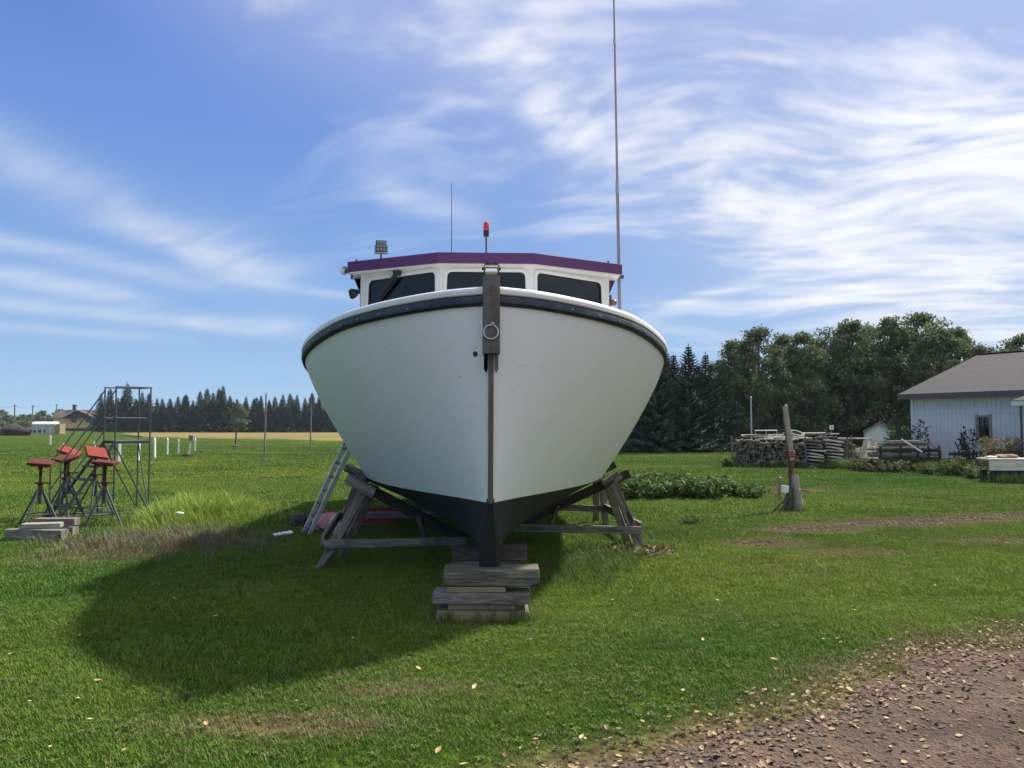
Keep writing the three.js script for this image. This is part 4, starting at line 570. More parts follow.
  const w = new THREE.Group(); w.name = 'window'; t.add(w); const { x, y, w: ww, h } = win; mesh('frame', [rbox(0.07, h + 0.14, 0.05, 0.004, x - ww / 2, y + h / 2, 0.04), rbox(0.07, h + 0.14, 0.05, 0.004, x + ww / 2, y + h / 2, 0.04), rbox(ww - 0.07, 0.07, 0.05, 0.004, x, y + h, 0.04), rbox(ww + 0.12, 0.06, 0.08, 0.004, x, y - 0.04, 0.05)], M.paleGrey, w);
  mesh('pane', new THREE.PlaneGeometry(ww, h).translate(x, y + h / 2, -0.02), M.glass, w); mesh('glazing_bar', rbox(0.02, h, 0.02, 0.003, x, y + h / 2, -0.0), M.darkWood, w);
  mesh('inner_floor', box(L - 0.3, 0.04, D - 0.3, L / 2, 0.1, -D / 2), M.darkWood, t);
  // porch at the near end
  const px = 4.5; mesh('porch_roof', [boxUV(new THREE.BoxGeometry(4, 0.06, 1.7)).rotateX(0.22).translate(px + 2, 2.52, 0.95)], M.shingle, t); mesh('porch_fascia', [rbox(4, 0.13, 0.03, 0.004, px + 2, 2.27, 1.79), plank([px, 2.66, 0.1], [px, 2.28, 1.78], 0.12, 0.03)], M.siding, t);
  mesh('porch_wall', [rbox(0.10, 2.3, 0.10, 0.006, px + 0.32, 1.15, 1.6), box(0.06, 2.35, 1.5, px + 0.42, 1.17, 0.8)], M.siding, t); mesh('downpipe', [tube([px + 0.25, 0.35, 1.72], [px + 0.25, 2.2, 1.72], 0.035, 0.035, 8), tube([px + 0.25, 0.35, 1.72], [px + 0.02, 0.22, 1.85], 0.035, 0.035, 8)], M.steel, t);
}
{ // small white shed behind the woodpile
  const d = 43, x = (879.5 - 512) / 804 * d; const t = thing('small_shed', 'tiny white shed with brown gable roof behind the woodpile', 'shed', [x, 0, -d], -0.35); const W = 1.35, H = 1.35, D = 2.2; const s = new THREE.Shape(); s.moveTo(-W / 2, 0); s.lineTo(W / 2, 0); s.lineTo(W / 2, H); s.lineTo(0, H + 0.42); s.lineTo(-W / 2, H);
  mesh('wall', new THREE.ExtrudeGeometry(s, { depth: D, bevelEnabled: false }).translate(0, 0, -D), M.siding, t); const a = Math.atan2(0.42, W / 2), l = Math.hypot(0.42, W / 2) + 0.2; for (const k of [-1, 1]) { const r = mesh('roof', boxUV(new THREE.BoxGeometry(l, 0.05, D + 0.4)).translate(l / 2, 0.03, 0).rotateZ(-a).scale(k, 1, 1).translate(0, H + 0.44, -D / 2), M.shingle, t); mesh('barge_board', plank([0, H + 0.42, 0.19], [k * l * Math.cos(a), H + 0.42 - l * Math.sin(a), 0.19], 0.09, 0.03), M.greyWood, r); }
  mesh('corner_board', rbox(0.07, H, 0.05, 0.004, -W / 2, H / 2, 0.01), M.siding, t); mesh('vent_pipe', tube([0.45, H + 0.1, -1], [0.45, H + 1.15, -1], 0.03, 0.03, 8), M.rust, t);
}
{ // yellow house far left
  const d = 214, k = d / 804, X = (px) => (px - 512) * k, Yv = (v) => 1.6 + (425 - v) * k; const x0 = X(53.5), x1 = X(101), cx = (x0 + x1) / 2, W = x1 - x0; const t = thing('yellow_house', 'yellow bungalow with brown roof and dark gable on the far left', 'house', [cx, 0, -d]);
  const yel = std({ color: lin(0.88, 0.68, 0.27), map: speck, roughness: 0.8 }), brn = std({ color: lin(0.115, 0.085, 0.085), map: speck, roughness: 0.9 }), dk = std({ color: lin(0.05, 0.045, 0.045), roughness: 0.9 }); const yb = Yv(428.2), yt = Yv(417.2), yr = Yv(409.6), D = 8;
  mesh('wall', [box(W, yt - yb, D, 0, (yt + yb) / 2, -D / 2)], yel, t); mesh('foundation', box(W - 0.2, yb, D - 0.2, 0, yb / 2, -D / 2), dk, t);
  const sh = new THREE.Shape(); sh.moveTo(0.5, yt - 0.1); sh.lineTo(-D / 2, yr); sh.lineTo(-D - 0.5, yt - 0.1); const roof = mesh('roof', new THREE.ExtrudeGeometry(sh, { depth: W + 0.8, bevelEnabled: false }).rotateY(PI / 2).scale(1, 1, -1).scale(1, 1, -1).translate(-W / 2 - 0.4, 0, 0), brn, t);
  roof.geometry.computeBoundingBox(); { const bb = roof.geometry.boundingBox; roof.geometry.translate(0, 0, -D / 2 - (bb.min.z + bb.max.z) / 2); }
  const gx = X(80) - cx, gw = 3.4; const gs = new THREE.Shape(); gs.moveTo(-gw, yt - 0.15); gs.lineTo(0, Yv(411)); gs.lineTo(gw + 0.9, yt - 0.15); mesh('gable', new THREE.ExtrudeGeometry(gs, { depth: 4.5, bevelEnabled: false }).translate(gx, 0, -3.6), dk, t); const gr = mesh('gable_roof', [plank([gx - gw - 0.2, yt - 0.15, 0.2], [gx, Yv(410.6), 0.2], 0.22, 2.6), plank([gx, Yv(410.6), 0.2], [gx + gw + 1.2, yt - 0.15, 0.2], 0.22, 2.6)], brn, t);
  for (const px of [74.5, 89]) { const w = mesh('window', [rbox(1.4, 1.5, 0.1, 0.02, X(px) - cx, Yv(419.6), 0.05)], dk, t); mesh('pane', box(1.15, 1.2, 0.04, X(px) - cx, Yv(419.6), 0.11), std({ color: lin(0.03, 0.04, 0.05), roughness: 0.1 }), w); }
  mesh('chimney', [box(0.7, 2.4, 0.7, X(66.5) - cx, Yv(409), -D / 2), box(0.9, 0.2, 0.9, X(66.5) - cx, Yv(406.6) + 0.5, -D / 2)], brn, t);
  mesh('steps', [box(2.2, 0.5, 1.4, X(98) - cx - 1, 0.25, 0.9), box(2.2, 0.25, 2.2, X(98) - cx - 1, 0.12, 1.3)], dk, t);
}
{ // small white shed in front of the house
  const d = 142, k = d / 804, x = (46 - 512) * k; const t = thing('garden_shed', 'low pale shed with rounded metal roof and brown end left of the yellow house', 'shed', [x, 0, -d], 0.12); const mt = std({ color: lin(0.50, 0.55, 0.60), map: speck, roughness: 0.6 }); mesh('wall', [box(3.7, 1.75, 2.4, -0.3, 0.875, -1.2)], mt, t); mesh('roof', new THREE.CylinderGeometry(1.35, 1.35, 4.0, 16, 1, false, -PI / 2, PI).scale(0.35, 1, 1).rotateZ(PI / 2).translate(-0.2, 1.72, -1.2), M.white, t); mesh('end_wall', rbox(0.9, 1.8, 2.3, 0.02, 1.95, 0.9, -1.2), M.tanWood, t); mesh('door', rbox(0.8, 1.3, 0.05, 0.01, 0.6, 0.66, 0.02), mt, t); for (const q of [-1.7, -0.9, -0.2]) mesh('window', rbox(0.5, 0.4, 0.04, 0.01, q, 0.5, 0.02), M.darkWood, t); for (const q of [-1.4, -0.4, 0.8]) mesh('wall_batten', rbox(0.08, 1.7, 0.04, 0.01, q, 0.87, 0.05), M.white, t);
}
{ // dark sheds and scrap at the left edge, fence posts
  const d = 125, k = d / 804; const t = thing('scrap_heap', 'dark heap of scrap with brown tops at the left edge of the field', 'scrap heap', [(14 - 512) * k, 0, -d]); mesh('tarpaulin', crumple(1.3, 1.9, 0.75, 1.0, 33, 0.25).translate(0.4, 0, 0), M.blackWood, t); mesh('scrap', crumple(0.9, 1.4, 0.8, 1.0, 35, 0.45).translate(-1.8, 0, 0.5), M.brownWood, t); mesh('board', plank([-2.4, 0.2, 1], [1.8, 0.9, 1.0], 0.12, 0.1), M.greyWood, t);
  const hb = broadleaf(950, 2.6, 6, 40, 36, 0.24, 0.02); for (const [px, dd] of [[4, 150], [20, 152], [29, 148]]) plant('dark_bush', hb, leafMat, (px - 512) / 804 * dd, -dd, 0.85, px, 'dark hedge bush behind the scrap heap on the far left', 'bush', 'hedge on the far left');
}
// ------------------------------------------------------------------ poles, stakes and wires
{
  const pole = (px, d, h, label) => { const t = thing('utility_pole', label, 'utility pole', [(px - 512) / 804 * d, 0, -d]); mesh('pole', tube([0, 0, 0], [0, h, 0], 0.20, 0.13, 8), M.greyWood, t); mesh('insulator', [box(0.9, 0.09, 0.09, 0, h - 0.35, 0), box(0.08, 0.2, 0.08, 0.4, h - 0.22, 0), box(0.08, 0.2, 0.08, -0.4, h - 0.22, 0)], M.greyWood, t); return t; };
  pole(15, 190, 6.4, 'wooden utility pole nearest the left edge'); pole(33, 215, 6.9, 'wooden utility pole above the pale garden shed'); pole(57, 245, 8.0, 'wooden utility pole behind the left end of the yellow house');
  const wire = (a, b) => { const A = V((a[0] - 512) / 804 * a[1], a[2], -a[1]), B = V((b[0] - 512) / 804 * b[1], b[2], -b[1]), m = A.clone().lerp(B, 0.5); m.y -= 0.5; return path([[A.x, A.y, A.z], [m.x, m.y, m.z], [B.x, B.y, B.z]], 0.02, 16, 4); };
  solo('power_line', wire([-20, 180, 6.1], [15, 190, 6.1]), M.steel, 'power line running off the left edge', 'wire'); solo('power_line', wire([15, 190, 6.1], [33, 215, 6.6]), M.steel, 'power line between the two left utility poles', 'wire'); solo('power_line', wire([33, 215, 6.6], [57, 245, 7.7]), M.steel, 'power line between the shed pole and the house pole', 'wire');
  const ord = ['leftmost white stake in the field', 'white stake left of the metal stairs, second from left', 'white stake seen just left of the metal stair treads', 'white stake seen through the stair platform legs', 'white stake at the right post of the metal stairs', 'first white stake right of the metal stairs', 'second white stake right of the metal stairs', 'third white stake right of the metal stairs', 'white stake beside the post box'];
  [[51.5, 445, 436], [65, 455, 446], [96, 456, 445], [120.5, 463, 444], [140, 462, 443], [156, 460, 441], [168.5, 457, 441], [179.5, 455, 442], [196, 452, 440]].forEach(([px, v, vt], i) => { const d = 1.6 * 804 / (v - 425), h = (v - vt) * d / 804; const x = (px - 512) / 804 * d; const t = thing('white_stake', ord[i], 'stake', [x, groundY(x, -d), -d], 0.3 * i, 'white stakes across the field'); mesh('stake', rbox(0.11, h, 0.06, 0.01, 0, h / 2, 0), M.white, t); mesh('stake_tip', new THREE.ConeGeometry(0.06, 0.1, 4).rotateY(PI / 4).scale(1, 1, 0.6).translate(0, h + 0.04, 0), M.white, t); t.rotation.z = (hash2(i, 3) - 0.5) * 0.06; });
  const thin = (px, vb, vt, r, label, mat = M.greyWood) => { const d = 1.6 * 804 / (vb - 425), h = (vb - vt) * d / 804, x = (px - 512) / 804 * d; const t = thing('thin_pole', label, 'pole', [x, groundY(x, -d), -d]); mesh('pole', tube([0, -0.05, 0], [0.02, h, 0], r, r * 0.7, 8), mat, t); mesh('pole_foot', crumple(r * 2.2, 1.2, 0.7, 1.2, px, 0.4), M.darkWood, t); return t; };
  thin(265.5, 461, 394, 0.045, 'tall thin grey pole in the field left of the hull', M.greyWood); thin(311, 447, 403, 0.06, 'thin pole at the edge of the hay just left of the hull'); thin(236.5, 447, 430, 0.08, 'short pole by the hay field', M.darkWood);
  { const d = 1.6 * 804 / (458 - 425), x = (189 - 512) / 804 * d; const t = thing('post_box', 'pale bird box on a leaning post in the field', 'bird box', [x, 0, -d]); mesh('post', tube([0, 0, 0], [0.12, 0.8, 0], 0.045, 0.04, 8), M.paleWood, t); mesh('box_body', rbox(0.2, 0.24, 0.18, 0.01, 0.16, 0.96, 0), M.greyWood, t); mesh('box_roof', plank([0.03, 1.09, 0], [0.29, 1.12, 0], 0.02, 0.24), M.paleWood, t); mesh('soil_mound', crumple(0.28, 1.3, 0.5, 1.0, 50, 0.3), M.rust, t); }
}
console.log('buildings done');

// ------------------------------------------------------------------ right: woodpile, slab stack, junk, trailer, post
const logG = [0, 1, 2].map((k) => { const g = new THREE.CylinderGeometry(0.5, 0.5, 1, 7 + k).rotateX(PI / 2); return g; }); // a unit log along z
{
  const endTex = texture(128, 128, (x, y) => { const r = Math.hypot(x - 0.5, y - 0.5), g = 0.5 + 0.5 * Math.sin(r * 60); return [0.58 + 0.1 * g, 0.55 + 0.09 * g, 0.50 + 0.08 * g]; }); const endM = [0.42, 0.6, 0.28].map((v) => std({ map: endTex, color: lin(v, v * 0.96, v * 0.9), roughness: 1 }));
  const pile = (name, label, x0, z0, x1, z1, hf, nmax, seed, cut, top) => { const R = rng(seed), t = thing(name, label, 'woodpile', [x0, 0, z0], Math.atan2(-(z1 - z0), x1 - x0), 'cut firewood piles'); const L = Math.hypot(x1 - x0, z1 - z0); let n = 0; const row = 0.105; for (let j = 0; n < nmax && j < 14; j++) { for (let i = 0; i < L / 0.125 && n < nmax; i++) { const x = (i + (j % 2) * 0.5 + (R() - 0.5) * 0.35) * 0.125; const y = 0.05 + j * row + (R() - 0.5) * 0.02; if (x > L || y > hf(x / L)) continue; const d = 0.095 + 0.05 * R(), l = 0.75 + 0.2 * R(); const m = mesh('log', logG[n % 3], R() < 0.45 ? M.bark : endM[(R() * 3) | 0], t); m.scale.set(d, d, l); m.position.set(x, y, (R() - 0.5) * 0.16 - 0.35); m.rotation.set((R() - 0.5) * 0.16, (R() - 0.5) * 0.3, R() * 6); n++; } }
    mesh('core', [box(L * 0.94, hf(0.5) * 0.72, 0.5, L / 2, hf(0.5) * 0.36, -0.42)], M.darkWood, t);
    for (let k = 0; k < top; k++) { const a = L * R() * 0.7, y = hf(clamp(a / L + 0.15)) + 0.03 + R() * 0.05; mesh('loose_pole', tube([a, y, -R() * 0.7], [a + 0.7 + R() * 0.9, y + (R() - 0.5) * 0.1, -R() * 0.7], 0.03 + 0.02 * R(), 0.025, 6), R() < 0.5 ? M.greyWood : M.paleWood, t); }
    mesh('end_stake', tube([-0.06, 0, 0.05], [-0.1, hf(0) + 0.1, 0.05], 0.04, 0.03, 6), M.greyWood, t); mesh('end_stake', tube([L + 0.05, 0, 0.05], [L + 0.02, hf(1) + 0.15, 0.05], 0.04, 0.03, 6), M.greyWood, t); for (let k = 0; k < 4; k++) mesh('leaning_stick', tube([L * (0.15 + 0.22 * k), 0, 0.22], [L * (0.18 + 0.22 * k) + (R() - 0.3) * 0.3, 0.6 + 0.5 * R(), 0.1], 0.02, 0.016, 6), M.greyWood, t); return t; };
  pile('firewood_pile', 'long pile of grey cut firewood behind the leaning old post', 8.45, -30.6, 10.75, -29.6, (u) => 1.08 + 0.06 * Math.sin(u * 9), 190, 91, 0, 12);
  pile('firewood_pile', 'tumbled firewood pile right of the slab stack', 12.0, -30.9, 13.0, -31.0, (u) => 1.15 - 0.15 * u + 0.05 * Math.sin(u * 7), 90, 92, 0, 4);
  pile('firewood_pile', 'low firewood pile behind the stack of pale slabs', 10.6, -31.6, 12.3, -31.8, (u) => 1.2 - 0.1 * Math.abs(u - 0.4), 110, 93, 0, 5);
  { // stack of pale slab wood
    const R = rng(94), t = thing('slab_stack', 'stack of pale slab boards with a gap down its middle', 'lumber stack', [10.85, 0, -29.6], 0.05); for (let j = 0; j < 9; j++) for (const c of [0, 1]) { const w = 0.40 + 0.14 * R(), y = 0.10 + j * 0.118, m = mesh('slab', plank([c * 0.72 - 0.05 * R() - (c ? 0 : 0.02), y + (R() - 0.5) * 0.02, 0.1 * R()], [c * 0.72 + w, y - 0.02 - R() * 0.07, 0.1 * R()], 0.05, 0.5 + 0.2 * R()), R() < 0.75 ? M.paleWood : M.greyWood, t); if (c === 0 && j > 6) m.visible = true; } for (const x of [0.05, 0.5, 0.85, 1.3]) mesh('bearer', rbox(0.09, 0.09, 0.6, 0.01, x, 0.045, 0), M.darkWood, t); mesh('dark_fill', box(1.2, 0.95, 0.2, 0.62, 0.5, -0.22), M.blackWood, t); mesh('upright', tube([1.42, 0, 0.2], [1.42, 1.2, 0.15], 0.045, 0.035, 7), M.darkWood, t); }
  { const t = thing('car_tyre', 'old tyre lying on top of the firewood by the slabs', 'tyre', [10.75, 1.24, -30.5], 0); t.rotation.set(0.35, 0, -0.12); mesh('tread', new THREE.TorusGeometry(0.27, 0.085, 10, 24).rotateX(PI / 2).translate(0, 0, 0), std({ color: lin(0.16, 0.155, 0.15), roughness: 0.9 }), t); mesh('bead', new THREE.TorusGeometry(0.20, 0.02, 6, 24).rotateX(PI / 2).translate(0, 0.06, 0), M.rubber, t); }
  { const t = thing('drying_rack', 'low pale metal rack standing behind the firewood pile', 'rack', [9.55, 0, -31.6]); for (const x of [0, 0.42, 0.84]) mesh('upright', tube([x, 0, 0], [x, 1.38, 0], 0.02, 0.02, 6), M.galvanised, t); mesh('top_bar', tube([-0.02, 1.38, 0], [0.86, 1.38, 0], 0.022, 0.022, 6), M.galvanised, t); }
  { const t = thing('thin_pole', 'tall grey metal pole behind the left half of the firewood', 'pole', [9.6, 0, -32.3]); mesh('pole', tube([0, 0, 0], [0, 2.7, 0], 0.035, 0.03, 8), M.galvanised, t); mesh('pole_cap', new THREE.SphereGeometry(0.04, 8, 6).translate(0, 2.7, 0), M.galvanised, t); }
  { const t = thing('sign_post', 'small white square sign on a post above the woodpile', 'sign', [12.85, 0, -32.4]); mesh('post', tube([0, 0, 0], [0, 1.42, 0], 0.025, 0.025, 6), M.greyWood, t); mesh('sign_board', rbox(0.17, 0.17, 0.02, 0.004, 0, 1.5, 0.02), M.white, t); mesh('sign_bar', [rbox(0.17, 0.012, 0.008, 0.002, 0, 1.5, 0.035), rbox(0.012, 0.17, 0.008, 0.002, 0, 1.5, 0.036)], M.darkWood, t); }
  { // dark boards leaning in a heap
    const R = rng(95), t = thing('board_heap', 'heap of dark boards sloping beside the small shed', 'board heap', [12.55, 0, -29.4], 0.1); for (let k = 0; k < 11; k++) mesh('board', plank([0.0 + k * 0.09, 0.35 + 0.05 * R(), 0.35 - k * 0.03], [0.55 + k * 0.10, 0.98 + 0.08 * R() - k * 0.012, -0.3 - 0.02 * k], 0.025, 0.16, [0, 1, 0.2]), R() < 0.75 ? M.darkWood : M.greyWood, t); mesh('heap_base', crumple(0.7, 1.1, 0.75, 0.6, 61, 0.3).translate(0.6, 0, -0.15), M.darkWood, t); }
}
{ // old trailer with lumber
  const t = thing('timber_trailer', 'old dark flat trailer with slatted side among weeds', 'trailer', [12.35, 0, -27.2], 0.06); const L = 2.15;
  mesh('bed', rbox(L, 0.07, 1.3, 0.01, L / 2, 0.42, -0.65), M.darkWood, t); for (const y of [0.46, 0.60, 0.74]) mesh('side_board', rbox(L, 0.11, 0.03, 0.006, L / 2, y, 0.02), y > 0.55 && y < 0.7 ? M.greyWood : M.blackWood, t); for (const x of [0.05, 0.75, 1.35, 1.72, 2.1]) mesh('stanchion', rbox(0.06, 0.62, 0.05, 0.008, x, 0.58, 0.055), M.blackWood, t); mesh('chassis', [rbox(L + 0.6, 0.08, 0.07, 0.01, L / 2, 0.34, -0.15), rbox(L + 0.6, 0.08, 0.07, 0.01, L / 2, 0.34, -1.1)], M.rust, t);
  for (const x of [0.55, 1.25]) { const w = new THREE.Group(); w.name = 'wheel'; w.position.set(x, 0.26, 0.0); t.add(w); mesh('tyre', new THREE.TorusGeometry(0.19, 0.07, 8, 20), M.rubber, w); mesh('rim', new THREE.CylinderGeometry(0.13, 0.13, 0.08, 14).rotateX(PI / 2), M.rust, w); }
  const lab = ['pale weathered plank lying lowest on the trailer load', 'grey plank second up on the trailer load', 'dark plank in the middle of the trailer load', 'wide grey plank near the top of the trailer load', 'topmost grey plank of the trailer load'];
  for (let k = 0; k < 5; k++) { const m = solo('plank', plank([-0.95 + 0.06 * k, 0, 0.02 * k], [0.95 - 0.1 * k, 0.02, -0.03 * k], 0.045, 0.34), [M.paleWood, M.greyWood, M.darkWood, M.greyWood, M.greyWood][k], lab[k], 'plank', 'planks on the trailer'); m.position.set(13.35 + 0.05 * k, 0.83 + k * 0.052, -27.65 + 0.03 * (k % 2)); }
  const w = solo('white_plank', plank([0, 0.97, 0], [0.62, 0.55, 0.1], 0.05, 0.09), M.white, 'white plank leaning steeply across the trailer side', 'plank'); w.position.set(13.05, 0.15, -27.0);
  const r = thing('garden_fork', 'rust red tool with bent tines leaning at the end of the trailer', 'tool', [14.05, 0.0, -27.0]); mesh('shaft', tube([-0.25, 1.12, 0], [0.3, 0.72, 0], 0.016, 0.016, 6), M.redPaint, r); mesh('tine', tube([0.3, 0.72, 0], [0.25, 0.92, 0], 0.012, 0.01, 6), M.redPaint, r); mesh('tine', tube([0.2, 0.79, 0], [0.24, 0.95, 0.02], 0.012, 0.01, 6), M.redPaint, r); mesh('stand_rod', tube([0.3, 0, 0], [0.3, 0.74, 0], 0.012, 0.012, 6), M.rust, r);
}
{ // rusty implement by the barn
  const R = rng(96), t = thing('rusty_implement', 'dark rusty farm implement with toothed bars below the barn window', 'farm implement', [14.35, 0, -26.3], 0.25); mesh('main_beam', rbox(1.9, 0.10, 0.10, 0.01, 0.85, 0.66, 0), M.blackWood, t); mesh('cross_beam', rbox(1.7, 0.09, 0.09, 0.01, 0.85, 0.45, -0.4), M.rust, t); for (let k = 0; k < 12; k++) { const m = mesh('disc', new THREE.CylinderGeometry(0.26, 0.26, 0.015, 14).rotateZ(PI / 2).translate(0.08 + k * 0.145, 0.27, -0.1 + 0.04 * (k % 2)), M.rust, t); mesh('shank', rbox(0.03, 0.5, 0.05, 0.005, 0.08 + k * 0.145, 0.5, 0.02), M.rust, m); } mesh('seat_post', tube([0.5, 0.7, -0.2], [0.4, 1.05, -0.3], 0.025, 0.025, 6), M.rust, t); mesh('drawbar', plank([1.7, 0.64, 0], [2.6, 0.72, 0.2], 0.08, 0.08), M.blackWood, t);
}
{ // white sided platform at the right edge
  const t = thing('low_platform', 'low platform with white side board at the right edge', 'platform', [13.05, 0, -21.9], -0.06); mesh('side_board', rbox(2.4, 0.27, 0.06, 0.01, 1.1, 0.50, 0), M.paleWood, t); mesh('deck', rbox(2.4, 0.05, 0.7, 0.01, 1.1, 0.665, -0.33), M.paleWood, t); for (const x of [0.05, 1.0, 2.0]) for (const z of [-0.08, -0.6]) mesh('leg', rbox(0.14, 0.38, 0.14, 0.01, x, 0.18, z), M.blackWood, t); mesh('dark_skid', rbox(2.3, 0.14, 0.1, 0.01, 1.1, 0.30, -0.06), M.blackWood, t);
  for (let k = 0; k < 2; k++) { const m = solo('folded_sack', crumple(0.22, 1.5, 0.32, 0.8, 70 + k, 0.3), k ? M.tanWood : M.paleWood, k ? 'tan sack lying flat on the low platform' : 'pale rag on the left end of the low platform', 'sack'); m.position.set(13.2 + k * 0.42, 0.69, -22.2); if (!k) m.scale.setScalar(0.6); }
}
{ // old leaning post with rope and white box
  const x = 5.17, z = -15.0, t = thing('old_post', 'tall weathered split post with red rope standing on the lawn', 'post', [x, groundY(x, z), z], 0.2); const R = rng(97);
  const rough = (pts, rad, seed, seg = 24) => { const g = path(pts, rad, seg, 9), p = g.attributes.position; for (let i = 0; i < p.count; i++) { const n = (fbm(p.getX(i) * 14 + seed, p.getY(i) * 5 + p.getZ(i) * 11, 3) - 0.5) * rad * 0.9; p.setXYZ(i, p.getX(i) + n, p.getY(i), p.getZ(i) + n * 0.7); } g.computeVertexNormals(); return g; };
  mesh('shaft', rough([[0.02, -0.05, 0], [0.02, 0.5, 0], [-0.0, 1.1, 0], [-0.05, 1.5, 0], [-0.07, 1.78, 0]], 0.052, 1), M.darkWood, t); mesh('split_board', [plank([0.0, 0.95, 0.08], [-0.12, 1.95, 0.06], 0.10, 0.03, [1, 0, 0])], M.paleGrey, t); mesh('stump_slab', rough([[0.10, -0.05, 0.06], [0.10, 0.25, 0.07], [0.06, 0.50, 0.05], [0.08, 0.68, 0.02]], 0.08, 5), M.paleGrey, t); mesh('stump_slab', rough([[-0.06, -0.05, 0.02], [-0.07, 0.2, 0.03], [-0.02, 0.46, 0.05]], 0.07, 9), M.darkWood, t); mesh('knob', crumple(0.025, 1, 1, 1, 12, 0.3).translate(-0.10, 1.95, 0.06), M.paleWood, t);
  const rope = std({ color: lin(0.16, 0.035, 0.03), roughness: 0.9 }); for (const y of [1.04, 1.08, 1.12]) mesh('rope_turn', new THREE.TorusGeometry(0.085, 0.014, 6, 18).rotateX(PI / 2 + 0.15).translate(-0.01, y, 0.01), rope, t); mesh('rope_tail', path([[0.06, 1.06, 0.08], [0.0, 0.85, 0.1], [-0.05, 0.7, 0.1]], 0.016, 12, 6), rope, t); mesh('rope_tail', path([[0.05, 0.55, 0.08], [0.14, 0.42, 0.1], [0.22, 0.40, 0.12], [0.30, 0.38, 0.12]], 0.014, 12, 6), std({ color: lin(0.22, 0.09, 0.06), roughness: 0.9 }), t);
  const b = solo('white_box', rbox(0.12, 0.13, 0.08, 0.008), M.white, 'small white box held at the foot of the old post', 'box'); b.position.set(5.03, 0.42, -14.9); b.rotation.set(0.1, 0.3, -0.06);
  const s = solo('stick', tube([0, 0.0, 0.1], [0.36, 0.30, 0], 0.02, 0.016, 7), M.brownWood, 'stick leaning on the foot of the old post', 'stick'); s.position.set(4.72, 0.0, -14.85);
  const k = thing('short_stake', 'short wooden stake on the lawn left of the old post', 'stake', [5.58, 0, -16.9]); mesh('stake', plank([0, -0.03, 0], [0.02, 0.5, 0], 0.07, 0.045, [1, 0, 0]), M.tanWood, k); mesh('stake_tip', new THREE.ConeGeometry(0.045, 0.06, 5).translate(0.02, 0.52, 0), M.tanWood, k);
}
console.log('junk done');

// ------------------------------------------------------------------ weeds, garden plants, shrubs
function weed(seed, n, h, spread, leafS, col, stems = true) { const R = rng(seed), S = new Soup(), w = []; for (let i = 0; i < n; i++) { const a = R() * 6.283, lean = spread * R(), hh = h * (0.55 + 0.5 * R()), bx = (R() - 0.5) * spread * 0.7, bz = (R() - 0.5) * spread * 0.7, tx = bx + Math.cos(a) * lean * 0.7, tz = bz + Math.sin(a) * lean * 0.7; if (stems) w.push(tube([bx, 0, bz], [tx, hh, tz], 0.006 * (1 + h), 0.003, 4)); const m = Math.round(hh / leafS * 2.6); for (let k = 0; k < m; k++) { const f = 0.12 + 0.88 * k / m, v = 0.7 + 0.6 * R(); S.leaf(lerp(bx, tx, f) + (R() - 0.5) * leafS * 2.2, hh * f, lerp(bz, tz, f) + (R() - 0.5) * leafS * 2.2, leafS * (0.6 + 0.6 * R()), leafS * (0.25 + 0.25 * R()), R, col.map((c) => c * v)); } } return { trunk: w.length ? merge(w) : null, crown: S.geo() }; }
